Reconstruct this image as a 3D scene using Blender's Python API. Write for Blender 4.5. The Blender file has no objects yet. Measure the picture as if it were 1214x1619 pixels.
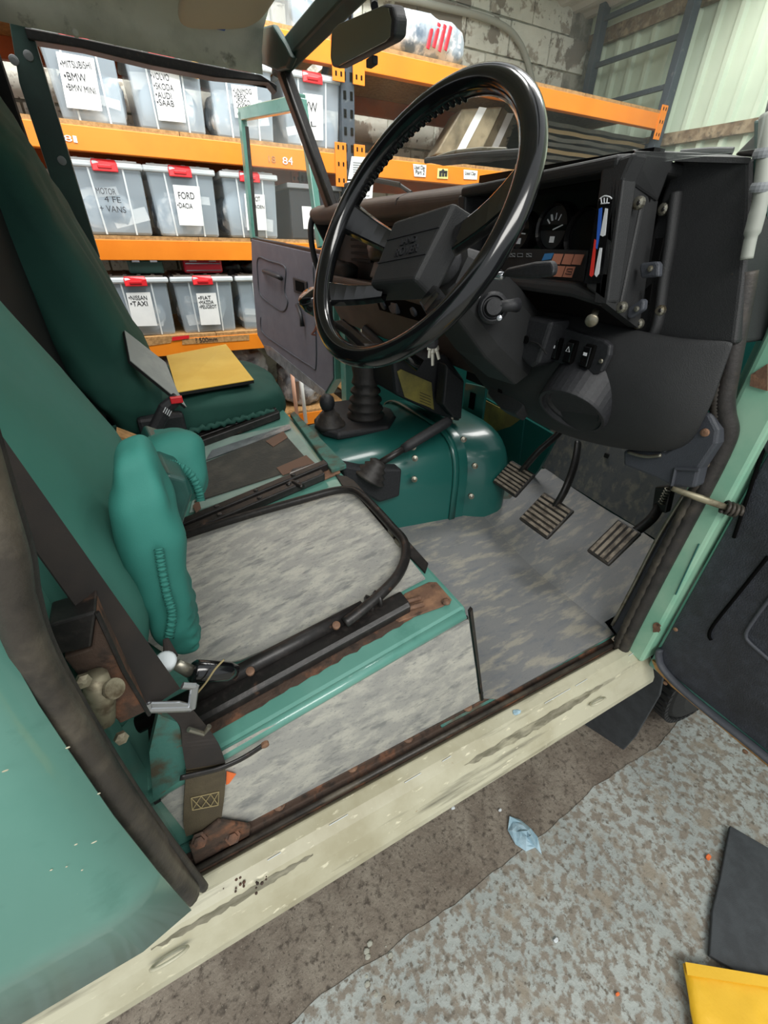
import bpy, bmesh, math, random
from mathutils import Vector, Matrix, noise
random.seed(7)
sc = bpy.context.scene
COL = sc.collection

# ------------------------------------------------------------------ camera
# metres: x = forward along the vehicle, y = across it (away from the viewer), z = up, ground at 0
CAM = Vector((-0.33541, -0.35, 1.32254))
_yaw, _pit, _rol, FPX = math.radians(28.21625), math.radians(32.8469), math.radians(1.33195), 665.52
fw = Vector((math.sin(_yaw)*math.cos(_pit), math.cos(_yaw)*math.cos(_pit), -math.sin(_pit)))
_r = fw.cross(Vector((0, 0, 1))).normalized(); _u = _r.cross(fw)
rt = _r*math.cos(_rol) + _u*math.sin(_rol)
up = -_r*math.sin(_rol) + _u*math.cos(_rol)
cd = bpy.data.cameras.new('camera'); cam = bpy.data.objects.new('camera', cd); COL.objects.link(cam)
cam.matrix_world = Matrix(((rt.x, up.x, -fw.x, CAM.x), (rt.y, up.y, -fw.y, CAM.y), (rt.z, up.z, -fw.z, CAM.z), (0, 0, 0, 1)))
cd.sensor_fit = 'HORIZONTAL'; cd.sensor_width = 36; cd.lens = FPX/1214*36; cd.clip_start = 0.02
sc.camera = cam
# ------------------------------------------------------------------ light
w = bpy.data.worlds.new('world'); sc.world = w; w.use_nodes = True
bg = w.node_tree.nodes['Background']; bg.inputs[0].default_value = (0.93, 0.97, 1.0, 1); bg.inputs[1].default_value = 0.75
def area(name, loc, target, sx, sy, power, col=(1, 1, 1)):
    l = bpy.data.lights.new(name, 'AREA'); l.shape = 'RECTANGLE'; l.size = sx; l.size_y = sy; l.energy = power; l.color = col
    o = bpy.data.objects.new(name, l); COL.objects.link(o); o.location = loc
    o.rotation_euler = (Vector(target)-Vector(loc)).to_track_quat('-Z', 'Y').to_euler(); return o
area('workshop_strip_light', (-0.4, -2.6, 3.6), (0.1, 0.2, 0.8), 3.2, 1.2, 130, (1, 0.98, 0.93))
area('rack_aisle_strip_light', (0.8, 1.5, 3.9), (0.8, 2.9, 1.2), 4.2, 0.9, 240, (1, 0.98, 0.94))
sc.view_settings.view_transform = 'Standard'; sc.view_settings.look = 'None'
sc.view_settings.exposure = 0.0; sc.view_settings.gamma = 1.0; sc.view_settings.use_curve_mapping = False

# ------------------------------------------------------------------ measuring helpers
def ray(x, y): return rt*((x-607)/FPX) - up*((y-809.5)/FPX) + fw
SL = 0.218                                    # slope of the seat box top
def V(x, y, X=None, Y=None, Z=None, S=None):  # a point seen at a picture position, at its real plane in the place
    q = ray(x, y)
    if X is not None: t = (X-CAM.x)/q.x
    elif Y is not None: t = (Y-CAM.y)/q.y
    elif Z is not None: t = (Z-CAM.z)/q.z
    else: t = (0.85+S+SL*CAM.x-CAM.z)/(q.z-SL*q.x)
    return CAM + q*t
# ------------------------------------------------------------------ materials
def lin(h):
    h = h.lstrip('#'); o = []
    for i in (0, 2, 4):
        c = int(h[i:i+2], 16)/255
        o.append(c/12.92 if c <= .04045 else ((c+.055)/1.055)**2.4)
    return (*o, 1)
MATS = {}
def M(name, c, rough=.5, metal=0, layers=(), bump=0, bscale=120, bstretch=None, coat=0, spec=.5):
    """layers: (colour, noise scale, low, high, stretch, detail)"""
    m = bpy.data.materials.new(name); m.use_nodes = True; nt = m.node_tree; N = nt.nodes; L = nt.links
    b = N['Principled BSDF']; b.inputs['Roughness'].default_value = rough; b.inputs['Metallic'].default_value = metal
    b.inputs['Specular IOR Level'].default_value = spec
    if coat: b.inputs['Coat Weight'].default_value = coat; b.inputs['Coat Roughness'].default_value = .1
    b.inputs['Base Color'].default_value = lin(c)
    geo = N.new('ShaderNodeNewGeometry'); prev = None
    def nz(scale, stretch, detail):
        mp = N.new('ShaderNodeMapping'); L.new(geo.outputs['Position'], mp.inputs['Vector'])
        if stretch: mp.inputs['Scale'].default_value = stretch[:3]; 
        if stretch and len(stretch) > 3: mp.inputs['Rotation'].default_value = (0, 0, stretch[3])
        n = N.new('ShaderNodeTexNoise'); n.inputs['Scale'].default_value = scale; n.inputs['Detail'].default_value = detail
        n.inputs['Roughness'].default_value = .6
        L.new(mp.outputs[0], n.inputs['Vector']); return n
    for i, ly in enumerate(layers):
        c2, s, lo, hi = ly[:4]; st = ly[4] if len(ly) > 4 else None; dt = ly[5] if len(ly) > 5 else 6
        n = nz(s, st, dt); mr = N.new('ShaderNodeMapRange'); mr.inputs[1].default_value = lo; mr.inputs[2].default_value = hi
        L.new(n.outputs['Fac'], mr.inputs[0])
        mx = N.new('ShaderNodeMix'); mx.data_type = 'RGBA'; L.new(mr.outputs[0], mx.inputs[0])
        if prev is None: mx.inputs[6].default_value = lin(c)
        else: L.new(prev, mx.inputs[6])
        mx.inputs[7].default_value = lin(c2); prev = mx.outputs[2]
    if prev is not None: L.new(prev, b.inputs['Base Color'])
    if bump:
        n = nz(bscale, bstretch, 4); bp = N.new('ShaderNodeBump'); bp.inputs['Strength'].default_value = bump; bp.inputs['Distance'].default_value = .004
        L.new(n.outputs['Fac'], bp.inputs['Height']); L.new(bp.outputs[0], b.inputs['Normal'])
    MATS[name] = m; return m
def clear(name, tint, alpha, rough, dirt=None):
    """see-through sheet: part of the light passes, part is reflected or scattered"""
    m = bpy.data.materials.new(name); m.use_nodes = True; nt = m.node_tree; N = nt.nodes; L = nt.links
    b = N['Principled BSDF']; b.inputs['Base Color'].default_value = lin(tint); b.inputs['Roughness'].default_value = rough
    tr = N.new('ShaderNodeBsdfTransparent'); mx = N.new('ShaderNodeMixShader'); mx.inputs[0].default_value = alpha
    L.new(tr.outputs[0], mx.inputs[1]); L.new(b.outputs[0], mx.inputs[2]); L.new(mx.outputs[0], N['Material Output'].inputs[0])
    if dirt:
        geo = N.new('ShaderNodeNewGeometry'); n = N.new('ShaderNodeTexNoise'); n.inputs['Scale'].default_value = dirt[0]; n.inputs['Detail'].default_value = 6
        L.new(geo.outputs['Position'], n.inputs['Vector']); mr = N.new('ShaderNodeMapRange')
        mr.inputs[1].default_value = .4; mr.inputs[2].default_value = .75; mr.inputs[3].default_value = alpha; mr.inputs[4].default_value = dirt[1]
        L.new(n.outputs['Fac'], mr.inputs[0]); L.new(mr.outputs[0], mx.inputs[0])
    MATS[name] = m; return m
M('paint', '#599083', .3, layers=(('#669a8d', 6, .4, .7), ('#447d70', 14, .55, .75)), coat=.7)
M('paint_pale', '#9cc6ab', .4, layers=(('#7fb79c', 9, .4, .65), ('#a98a5e', 16, .7, .78)), coat=.2)
M('paint_shaded', '#205f58', .3, layers=(('#1a5f58', 7, .4, .7),), coat=.4)  # same green paint, with the shade under the dash put into its colour
M('paint_dirty', '#3f7268', .6, layers=(('#4a4434', 22, .45, .62), ('#6b4a33', 60, .62, .72)), bump=.2)
M('cream', '#bdbaa2', .42, layers=(('#a39d82', 6, .45, .68), ('#6d6a5a', 5, .56, .72, (.7, 9, 9)), ('#d8d3b8', 40, .62, .7, (1, 3, 3)), ('#7c6238', 34, .70, .76)), coat=.2)
M('rusty', '#4a3a30', .75, layers=(('#76503a', 25, .5, .65), ('#2b241f', 60, .5, .7)), bump=.4)
M('rust_plate', '#6a4f3e', .7, layers=(('#8d6a50', 30, .45, .65), ('#35291f', 55, .58, .72)), bump=.3)
M('black_metal', '#1d1b1a', .42, layers=(('#4e3a2f', 35, .62, .72), ('#2e2a28', 80, .5, .7)), bump=.1)
M('black_plastic', '#222326', .5, layers=(('#2a2b2e', 200, .45, .6),), bump=.25, bscale=900)
M('dash_plastic', '#232425', .55, layers=(('#2a2b2c', 6, .4, .7),), bump=.3, bscale=700)
M('dash_brown', '#50443d', .55, layers=(('#38312e', 8, .4, .7),), bump=.2, bscale=700)
M('black_gloss', '#0c0d0f', .16, layers=(('#141414', 40, .4, .7),), coat=.5)
M('black_matt', '#101011', .8)
M('void', '#050505', .95, spec=.1)
M('grey_trim', '#44474e', .5, layers=(('#3b3e44', 12, .4, .7),), bump=.3, bscale=600)
M('door_vinyl', '#2c2f36', .42, layers=(('#363a42', 60, .45, .65), ('#232529', 12, .5, .7)), bump=.5, bscale=420)
M('pdoor_vinyl', '#5f5f69', .55, layers=(('#696971', 15, .4, .7),), bump=.3, bscale=420)
M('rubber', '#2f2c2a', .55, layers=(('#4e463c', 14, .5, .72), ('#1e1c1b', 30, .5, .7)), bump=.2, bscale=200)
M('rubber_worn', '#3a352f', .45, layers=(('#6a6254', 9, .5, .72), ('#24211f', 20, .5, .7)), bump=.2)
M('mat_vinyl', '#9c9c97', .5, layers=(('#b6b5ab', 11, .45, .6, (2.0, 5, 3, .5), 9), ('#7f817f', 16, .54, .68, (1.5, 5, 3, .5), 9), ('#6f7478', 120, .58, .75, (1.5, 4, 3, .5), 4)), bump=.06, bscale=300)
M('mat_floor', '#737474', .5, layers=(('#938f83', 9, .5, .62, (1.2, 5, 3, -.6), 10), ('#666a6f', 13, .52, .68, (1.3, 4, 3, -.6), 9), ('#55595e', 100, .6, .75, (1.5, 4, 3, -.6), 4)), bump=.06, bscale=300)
M('tread', '#8d8273', .6, layers=(('#5d544a', 40, .45, .6),))
M('grime', '#807c6a', .6, layers=(('#65624f', 30, .4, .6, (1, 4, 4)), ('#a5a189', 12, .52, .66, (1, 4, 4))))
M('mat_edge', '#1c1c1c', .8)
M('fabric', '#3d7a6c', .8, layers=(('#487f73', 4, .4, .65),), bump=.15, bscale=900)
M('fabric_cover', '#2c766b', .75, layers=(('#348075', 6, .4, .65),), bump=.15, bscale=900)
M('fabric_shaded', '#1c4a41', .78, layers=(('#225348', 5, .4, .65),), bump=.15, bscale=900)  # same green cloth as the driver seat, shade put into its colour
M('vinyl_green', '#1d4a44', .4, layers=(('#255750', 30, .4, .7),), bump=.1, bscale=400)
M('webbing', '#262220', .75, layers=(('#332c27', 20, .4, .7),), bump=.3, bscale=700, bstretch=(1, 1, 4))
M('webbing_brown', '#4d4433', .8, layers=(('#5e543f', 25, .4, .7),), bump=.4, bscale=500)
M('stitch', '#93855f', .8)
M('chrome', '#b9bcc0', .22, .9)
M('steel', '#8f8c80', .4, .8, layers=(('#6f6246', 40, .5, .7),))
M('brass_steel', '#98917a', .5, .5, layers=(('#5f5340', 60, .45, .65), ('#b5ae98', 30, .6, .7)))
M('white_plastic', '#d6dde0', .5)
M('tape_silver', '#9aa0a4', .3, .5, layers=(('#7d8286', 20, .4, .6),), bump=.8, bscale=40)
M('tape_brown', '#6a5143', .6)
M('tape_pale', '#8fa59c', .5, layers=(('#7b938c', 15, .4, .7),))
M('pad_dark', '#3a3a36', .8, layers=(('#4c4a43', 18, .45, .65),), bump=.4)
M('headliner', '#dad9cb', .75, layers=(('#c2c2b4', 6, .45, .65), ('#5d5a4d', 14, .62, .75)), bump=.15)
M('visor', '#c9c2ab', .7)
M('dark_green', '#1c3833', .5, layers=(('#274a43', 12, .4, .7),))
M('mirror', '#6b6b58', .12, .0, coat=.6)
M('dial', '#26282a', .35)
M('dial_dark', '#0b0b0c', .2)
M('white_print', '#dfe3e6', .6); M('red_print', '#d8352c', .5); M('blue_print', '#2f62c4', .5); M('orange_tile', '#d08a70', .5); M('sky_tile', '#3f83bd', .5)
M('grey_print', '#8b8f92', .6)
M('yellow_paint', '#a89a4e', .55, layers=(('#7d7644', 7, .45, .6), ('#3a4a3c', 10, .6, .72)))
M('wire', '#8a5648', .6)
M('key_metal', '#c9c6b8', .3, .8)
M('orange', '#f08a1c', .42, layers=(('#e57e14', 4, .4, .7), ('#a8642a', 45, .7, .78)))
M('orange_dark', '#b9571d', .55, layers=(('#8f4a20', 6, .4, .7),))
M('rack_blue', '#3c4650', .5, layers=(('#6f7678', 25, .6, .72),))
M('chipboard', '#b98f5c', .8, layers=(('#9a7446', 60, .4, .6),), bump=.3)
clear('box_plastic', '#cfe0ec', .40, .2)
M('box_lid', '#dbe3e6', .35, layers=(('#c2ccd0', 5, .4, .7),))
M('box_lid_dusty', '#9b938a', .6, layers=(('#6d655c', 8, .4, .62),))
M('clip', '#d9232b', .35)
M('paper', '#eef0ee', .7, layers=(('#e2e5e4', 8, .4, .7),)); M('paper_yellow', '#e6e08c', .7); M('ink', '#23252c', .6); M('ink_blue', '#3c4d9a', .6)
M('contents', '#a9b6c0', .7, layers=(('#f1f3f3', 9, .5, .56), ('#66788a', 6, .52, .62)))
M('kraft', '#d9a94e', .6); M('carton', '#a4895f', .75, layers=(('#8b734e', 9, .4, .7),))
M('tool_case', '#3d625b', .5); M('tool_red', '#c02436', .35); M('bag_black', '#121317', .28, bump=.6, bscale=30)
M('plastic_wrap', '#a9aaad', .22, layers=(('#6a6b70', 12, .45, .62), ('#dadbdc', 20, .6, .68)), bump=.6, bscale=25)
M('stick_pink', '#d8a78e', .6); M('stick_white', '#e5e5e2', .6)
M('board_yellow', '#f8d060', .55, layers=(('#efc24c', 4, .45, .62),)); M('board_grey', '#8f9490', .6, layers=(('#a1a49f', 14, .45, .65),))
M('sheet_black', '#26231f', .55, layers=(('#3c352a', 12, .5, .7),)); M('sheet_brown', '#5b4a2c', .7)
M('wrap_brown', '#6f6553', .3, layers=(('#92866e', 5, .45, .6), ('#4b4436', 7, .5, .7)), bump=.3, bscale=20)
M('block_paint', '#dcdfd4', .85, layers=(('#c9ccc0', 3, .4, .65), ('#a5a093', 8, .55, .6), ('#857f74', 2.1, .57, .59), ('#5f5a50', 30, .62, .72)), bump=.5, bscale=25)
M('mortar', '#a9a99c', .9, layers=(('#77756b', 6, .45, .6),), bump=.5, bscale=30)
M('cladding', '#c2d2bd', .55, layers=(('#b3c5b0', 2, .4, .7),))
M('roof_sheet', '#c9cac4', .7)
M('timber', '#6f5e47', .85, layers=(('#94866c', 14, .45, .62), ('#40362a', 20, .52, .68)), bump=.5, bscale=40)
M('conduit', '#9da198', .6)
M('concrete_brown', '#7d7367', .85, layers=(('#8d8477', 14, .42, .62), ('#6b6055', 5, .5, .7), ('#574f46', 60, .52, .66), ('#4b443c', 150, .58, .68), ('#a59c8e', 230, .62, .68)), bump=.9, bscale=90)
M('concrete_paint', '#adb2ad', .7, layers=(('#9da39f', 4, .4, .6), ('#877f73', 44, .47, .565), ('#958c7d', 12, .54, .66), ('#6d665b', 70, .56, .66), ('#4f493f', 190, .64, .70)), bump=.7, bscale=70)
M('rag', '#a9c3cf', .8, layers=(('#8fadba', 40, .4, .6),)); M('rubber_sheet', '#3a3d40', .8, layers=(('#43474a', 30, .4, .6),), bump=.3, bscale=500)
M('envelope', '#f0bd2f', .35, layers=(('#f7d77a', 9, .6, .68),), bump=.5, bscale=20)
M('tyre', '#222324', .8); M('grit', '#d5cfc0', .8); M('grit_orange', '#e8743a', .7)
clear('glass', '#dfe8e2', .06, .04, (6, .13)); clear('glass_door', '#dfe8e2', .06, .03)

# ------------------------------------------------------------------ mesh helpers
class MB:
    """collects shapes of one part; several materials allowed"""
    def __init__(s): s.v = []; s.f = []; s.m = []; s.mats = []
    def mi(s, mat):
        if mat not in s.mats: s.mats.append(mat)
        return s.mats.index(mat)
    def add(s, vs, fs, mat):
        o = len(s.v); s.v += [Vector(q) for q in vs]; i = s.mi(mat)
        for q in fs: s.f.append([k+o for k in q]); s.m.append(i)
        return s
    def box(s, lo, hi, mat):
        x0, y0, z0 = lo; x1, y1, z1 = hi
        return s.add([(x0,y0,z0),(x1,y0,z0),(x1,y1,z0),(x0,y1,z0),(x0,y0,z1),(x1,y0,z1),(x1,y1,z1),(x0,y1,z1)],
                     [(0,3,2,1),(4,5,6,7),(0,1,5,4),(1,2,6,5),(2,3,7,6),(3,0,4,7)], mat)
    def obox(s, c, a, b, n, ha, hb, hn, mat):
        c = Vector(c); vs = [c+a*(i*ha)+b*(j*hb)+n*(k*hn) for k in (-1, 1) for i, j in ((-1,-1),(1,-1),(1,1),(-1,1))]
        return s.add(vs, [(0,3,2,1),(4,5,6,7),(0,1,5,4),(1,2,6,5),(2,3,7,6),(3,0,4,7)], mat)
    def slab(s, pts, ext, mat):
        pts = [Vector(q) for q in pts]; n = len(pts); e = Vector(ext)
        return s.add(pts+[q+e for q in pts], [tuple(range(n))[::-1], tuple(range(n, 2*n))]+[(i, (i+1) % n, (i+1) % n+n, i+n) for i in range(n)], mat)
    def tube(s, path, r, mat, n=10, closed=False, flat=1.0, side=None, caps=True):
        path = [Vector(q) for q in path]; k = len(path); vs = []; fs = []
        rr = r if isinstance(r, (list, tuple)) else [r]*k
        pu = None
        for i, q in enumerate(path):
            if closed: t = path[(i+1) % k]-path[i-1]
            else: t = path[min(i+1, k-1)]-path[max(i-1, 0)]
            t.normalize()
            if side is not None: ref = Vector(side)
            elif pu is None: ref = Vector((0, 0, 1)) if abs(t.z) < .9 else Vector((1, 0, 0))
            else: ref = pu
            uu = (ref-t*ref.dot(t)).normalized(); ww = t.cross(uu); pu = uu
            for j in range(n):
                a = 2*math.pi*j/n; vs.append(q+uu*(math.cos(a)*rr[i])+ww*(math.sin(a)*rr[i]*flat))
        m = k if closed else k-1
        for i in range(m):
            for j in range(n): fs.append((i*n+j, i*n+(j+1) % n, ((i+1) % k)*n+(j+1) % n, ((i+1) % k)*n+j))
        if not closed and caps: fs.append(tuple(range(n))[::-1]); fs.append(tuple(range((k-1)*n, k*n)))
        return s.add(vs, fs, mat)
    def lathe(s, c, axis, prof, mat, n=24):
        """prof: (radius, height along the axis)"""
        c = Vector(c); ax = Vector(axis).normalized(); a = ax.orthogonal().normalized(); b = ax.cross(a); vs = []; fs = []
        for r, h in prof:
            for j in range(n):
                t = 2*math.pi*j/n; vs.append(c+ax*h+(a*math.cos(t)+b*math.sin(t))*max(r, 1e-5))
        for i in range(len(prof)-1):
            for j in range(n): fs.append((i*n+j, i*n+(j+1) % n, (i+1)*n+(j+1) % n, (i+1)*n+j))
        fs.append(tuple(range(n))[::-1]); fs.append(tuple(range((len(prof)-1)*n, len(prof)*n)))
        return s.add(vs, fs, mat)
    def grid(s, rows, mat):
        n = len(rows[0]); vs = [q for r in rows for q in r]
        return s.add(vs, [(i*n+j, i*n+j+1, (i+1)*n+j+1, (i+1)*n+j) for i in range(len(rows)-1) for j in range(n-1)], mat)
    def pillow(s, c, ax, half, mat, e=.45, nu=40, nv=24, wr=0, ws=8, seed=0, fn=None):
        """rounded cushion; ax = three axes (last one is the pole axis)"""
        c = Vector(c); vs = []; fs = []
        p = lambda v, k: math.copysign(abs(v)**k, v)
        for i in range(nv+1):
            t = -math.pi/2+math.pi*i/nv
            for j in range(nu):
                a = 2*math.pi*j/nu
                q = Vector((p(math.cos(t), e)*p(math.cos(a), e), p(math.cos(t), e)*p(math.sin(a), e), p(math.sin(t), e)))
                w_ = Vector((q.x*half[0], q.y*half[1], q.z*half[2]))
                if fn: w_ = fn(w_, q)
                if wr:
                    nn = q.normalized(); w_ += nn*(noise.noise(w_*ws+Vector((seed, seed*2, 0)))*wr+noise.noise(w_*ws*2.7+Vector((seed, 3, 1)))*wr*.45)
                vs.append(c+ax[0]*w_.x+ax[1]*w_.y+ax[2]*w_.z)
        for i in range(nv):
            for j in range(nu): fs.append((i*nu+j, i*nu+(j+1) % nu, (i+1)*nu+(j+1) % nu, (i+1)*nu+j))
        return s.add(vs, fs, mat)
    def build(s, name, parent=None, bevel=0, smooth=False, sub=0, solid=0, seg=2, label=None, weld=False):
        me = bpy.data.meshes.new(name); off = parent_world(parent)
        me.from_pydata([tuple(q-off) for q in s.v], [], s.f); 
        for mn in s.mats: me.materials.append(MATS[mn])
        me.polygons.foreach_set('material_index', s.m)
        bm = bmesh.new(); bm.from_mesh(me)
        if weld or smooth: bmesh.ops.remove_doubles(bm, verts=bm.verts, dist=1e-5)
        bmesh.ops.recalc_face_normals(bm, faces=bm.faces); bm.to_mesh(me); bm.free()
        if smooth: me.polygons.foreach_set('use_smooth', [True]*len(me.polygons))
        o = bpy.data.objects.new(name, me); COL.objects.link(o)
        if parent is not None: o.parent = parent
        if solid: md = o.modifiers.new('solidify', 'SOLIDIFY'); md.thickness = solid; md.offset = 0
        if sub: md = o.modifiers.new('subdivision', 'SUBSURF'); md.levels = sub; md.render_levels = sub
        if bevel:
            md = o.modifiers.new('bevel', 'BEVEL'); md.width = bevel; md.segments = seg; md.limit_method = 'ANGLE'; md.angle_limit = math.radians(35); md.harden_normals = False
        if label: o['label'] = label
        return o
def parent_world(p):
    off = Vector((0, 0, 0))
    while p is not None: off += p.location; p = p.parent
    return off
def thing(name, loc, label, cat, group=None):
    o = bpy.data.objects.new(name, None); COL.objects.link(o); o.location = loc; o.empty_display_size = .05
    o['label'] = label; o['category'] = cat
    if group: o['group'] = group
    return o
def tag(o, label, cat, group=None):
    o['label'] = label; o['category'] = cat
    if group: o['group'] = group
    return o
def struct(o): o['kind'] = 'structure'; return o
def spline(pts, n=8, closed=False):
    pts = [Vector(q) for q in pts]; k = len(pts); out = []
    for i in range(k if closed else k-1):
        g = lambda j: pts[j % k] if closed else pts[max(0, min(k-1, j))]
        a, b, c, d = g(i-1), g(i), g(i+1), g(i+2)
        for t in range(n):
            t /= n; out.append(.5*((2*b)+(c-a)*t+(2*a-5*b+4*c-d)*t*t+(3*b-a-3*c+d)*t**3))
    if not closed: out.append(pts[-1])
    return out
def text(body, name, parent, o, ex, ey, size, mat, depth=.0004, shear=0, align='LEFT', spacing=1.0, line=1.0):
    """lettering as mesh; ex = reading direction, ey = up direction"""
    cu = bpy.data.curves.new(name, 'FONT'); cu.body = body; cu.size = size; cu.extrude = depth; cu.align_x = align; cu.shear = shear
    cu.space_character = spacing; cu.space_line = line
    t = bpy.data.objects.new('tmp', cu); COL.objects.link(t)
    dg = bpy.context.evaluated_depsgraph_get(); dg.update()
    me = bpy.data.meshes.new_from_object(t.evaluated_get(dg)); bpy.data.objects.remove(t)
    ex = Vector(ex).normalized(); ey = Vector(ey); ey = (ey-ex*ey.dot(ex)).normalized(); ez = ex.cross(ey)
    off = parent_world(parent); o = Vector(o)-off
    me.transform(Matrix(((ex.x, ey.x, ez.x, o.x), (ex.y, ey.y, ez.y, o.y), (ex.z, ey.z, ez.z, o.z), (0, 0, 0, 1))))
    me.materials.clear(); me.materials.append(MATS[mat]); me.name = name
    ob = bpy.data.objects.new(name, me); COL.objects.link(ob); ob.parent = parent; return ob
EX, EY, EZ = Vector((1, 0, 0)), Vector((0, 1, 0)), Vector((0, 0, 1))
R = random.Random(3)
def fit_text(body, name, parent, p0, p1, height, mat, upv=EZ, depth=.0005, normal=None, shear=0):
    """lettering stretched from p0 to p1 (baseline), with a cap height"""
    p0, p1 = Vector(p0), Vector(p1)
    o = text(body, name, parent, p0, p1-p0, upv, 1.0, mat, depth=.01, shear=shear)
    me = o.data; off = parent_world(parent); ex = (p1-p0).normalized(); ey = Vector(upv); ey = (ey-ex*ey.dot(ex)).normalized(); ez = ex.cross(ey)
    q0 = p0-off; us = [(v.co-q0).dot(ex) for v in me.vertices]
    a, b = min(us), max(us); k = (p1-p0).length/(b-a)
    for v in me.vertices:
        d = v.co-q0; v.co = q0+ex*((d.dot(ex)-a)*k)+ey*(d.dot(ey)*height/.73)+ez*(d.dot(ez)*depth/.01)
    return o
# ================================================================== SETTING
# ---- ground
m = MB(); m.box((-4, -3.5, -.12), (4.2, 4.0, 0), 'concrete_brown'); floor = struct(m.build('floor'))
edge = [Vector((-4+i*.03, -.138+.010*noise.noise(Vector((i*.43, 0, 0)))+.014*noise.noise(Vector((i*.11, 5, 0)))+.04*max(0, -4+i*.03-.2)*(i*.03-4 < 1.5), .0)) for i in range(262)]
m = MB(); m.slab([(3.9, -3.4, .0005), (-4, -3.4, .0005)]+[q+EZ*.0005 for q in edge], EZ*.0018, 'concrete_paint')
m.build('concrete_slab', floor, label='blue-grey painted concrete, the paint worn off in flecks')
for i in range(16):                                   # stones and grit along the broken edge of the slab
    q = V(R.uniform(560, 640), R.uniform(1490, 1590), Z=0); r_ = R.uniform(.002, .007)
    m = MB(); m.pillow((q.x, q.y, r_*.4), (EX, EY, EZ), (r_, r_*.8, r_*.6), R.choice(['concrete_brown', 'mortar']), e=.8, nu=8, nv=5, wr=r_*.4, ws=90, seed=i); m.build('stone', floor)
# ---- back wall of painted blocks
YW = 3.65
m = MB(); m.box((-3, YW+.02, 0), (3.9, YW+.25, 4.2), 'mortar'); wall_back = struct(m.build('wall_back'))
bmesh_vars = []
for k in range(4):
    m = MB(); 
    rows = []
    for i in range(6):
        rows.append([Vector((.215*(j/4*2-1), -.02-.010*noise.noise(Vector((j*.9+k*9, i*.9, k))), .102*(i/5*2-1))) for j in range(5)])
    m.grid(rows, 'block_paint')
    for e_ in (rows[0], rows[-1], [r_[0] for r_ in rows], [r_[-1] for r_ in rows]): m.grid([e_, [Vector((q.x*1.02, .02, q.z*1.02)) for q in e_]], 'block_paint')
    o = m.build('tmp_block', smooth=False); bmesh_vars.append(o.data); bpy.data.objects.remove(o)
for row in range(5, 19):
    for c_ in range(11):
        x = -.9+c_*.445+(row % 2)*.22; z = .11+row*.219
        if x > 3.75: continue
        o = bpy.data.objects.new('block', bmesh_vars[R.randrange(4)]); COL.objects.link(o); o.parent = wall_back
        o.location = (x, YW+.02+R.uniform(-.006, .008), z); o.rotation_euler = (0, R.uniform(-.006, .006), 0)
# ---- right-hand wall: ribbed pale green cladding sheets on timber rails
XW = 3.84
m = MB(); m.box((XW+.03, -3, 0), (XW+.12, YW+.2, 4.2), 'roof_sheet'); wall_right = struct(m.build('wall_right'))
prof = []; yy = 0
while yy < .999:
    prof += [(yy, 0), (yy+.015, -.028), (yy+.045, -.028), (yy+.06, 0), (yy+.166, 0)]; yy += .1667
for k in range(5):
    y0 = YW-1.0*(k+1); m = MB()
    m.grid([[Vector((XW+p_[1]+.0*k, y0+p_[0], z)) for p_ in prof] for z in (0, 4.2)], 'cladding'); m.build('cladding_sheet', wall_right, solid=.002)
def rail(a, b, h, dpt, name, mat, label=None):
    m = MB(); n = 14; rows = []
    for i in range(n+1):
        q = a.lerp(b, i/n); j = lambda s_: Vector((noise.noise(Vector((i*.6, s_, 0)))*.012, 0, noise.noise(Vector((i*.8, s_+4, 0)))*.014))
        rows.append([q+j(0), q+EX*dpt+j(1), q+EX*dpt+EZ*h+j(2), q+EZ*h+j(3), q+j(0)])
    m.grid(rows, mat); return m.build(name, wall_right, label=label)
A, B = V(1045, 233, X=XW-.05), V(1205, 204, X=XW-.05); dd = (B-A).normalized()
zr = (A.z+B.z)/2
rail(Vector((XW-.06, -1, zr)), Vector((XW-.06, YW, zr)), .075, .05, 'timber_rail', 'timber')
zu = (V(926, 78, X=XW-.05).z+V(1091, 20, X=XW-.05).z)/2
rail(Vector((XW-.07, -1, zu)), Vector((XW-.07, YW, zu)), .09, .05, 'timber_rail', 'timber')
m = MB(); m.box((XW-.06, -1, zu+.09), (XW-.03, YW, zu+.36), 'cladding'); m.build('fascia_board', wall_right)
rail(Vector((XW-.07, -1, zu+.36)), Vector((XW-.07, YW, zu+.36)), .06, .05, 'timber_rail', 'timber')
# ---- roof
a, b = V(925, 26, Y=YW), V(868, 0, Y=YW); sl = (b.z-a.z)/(b.x-a.x)
m = MB(); xs = [3.9-i*.04 for i in range(58)]
m.grid([[Vector((x, y, a.z+sl*(x-a.x)+(.018 if (i//2) % 2 else 0))) for i, x in enumerate(xs)] for y in (2.1, YW+.1)], 'roof_sheet')
struct(m.build('ceiling', solid=.003))
# ---- conduit on the block wall
m = MB(); m.tube(spline([V(q[0], q[1], Y=YW-.04) for q in ((560, -14), (640, -2), (700, 12), (760, 26), (800, 44), (820, 66), (832, 92), (842, 130), (848, 170))], 6), .022, 'conduit', 10)
c0 = V(760, 26, Y=YW-.04); tag(m.build('conduit_pipe', smooth=True), 'grey conduit pipe bending down the flaking white block wall', 'pipe')

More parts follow.
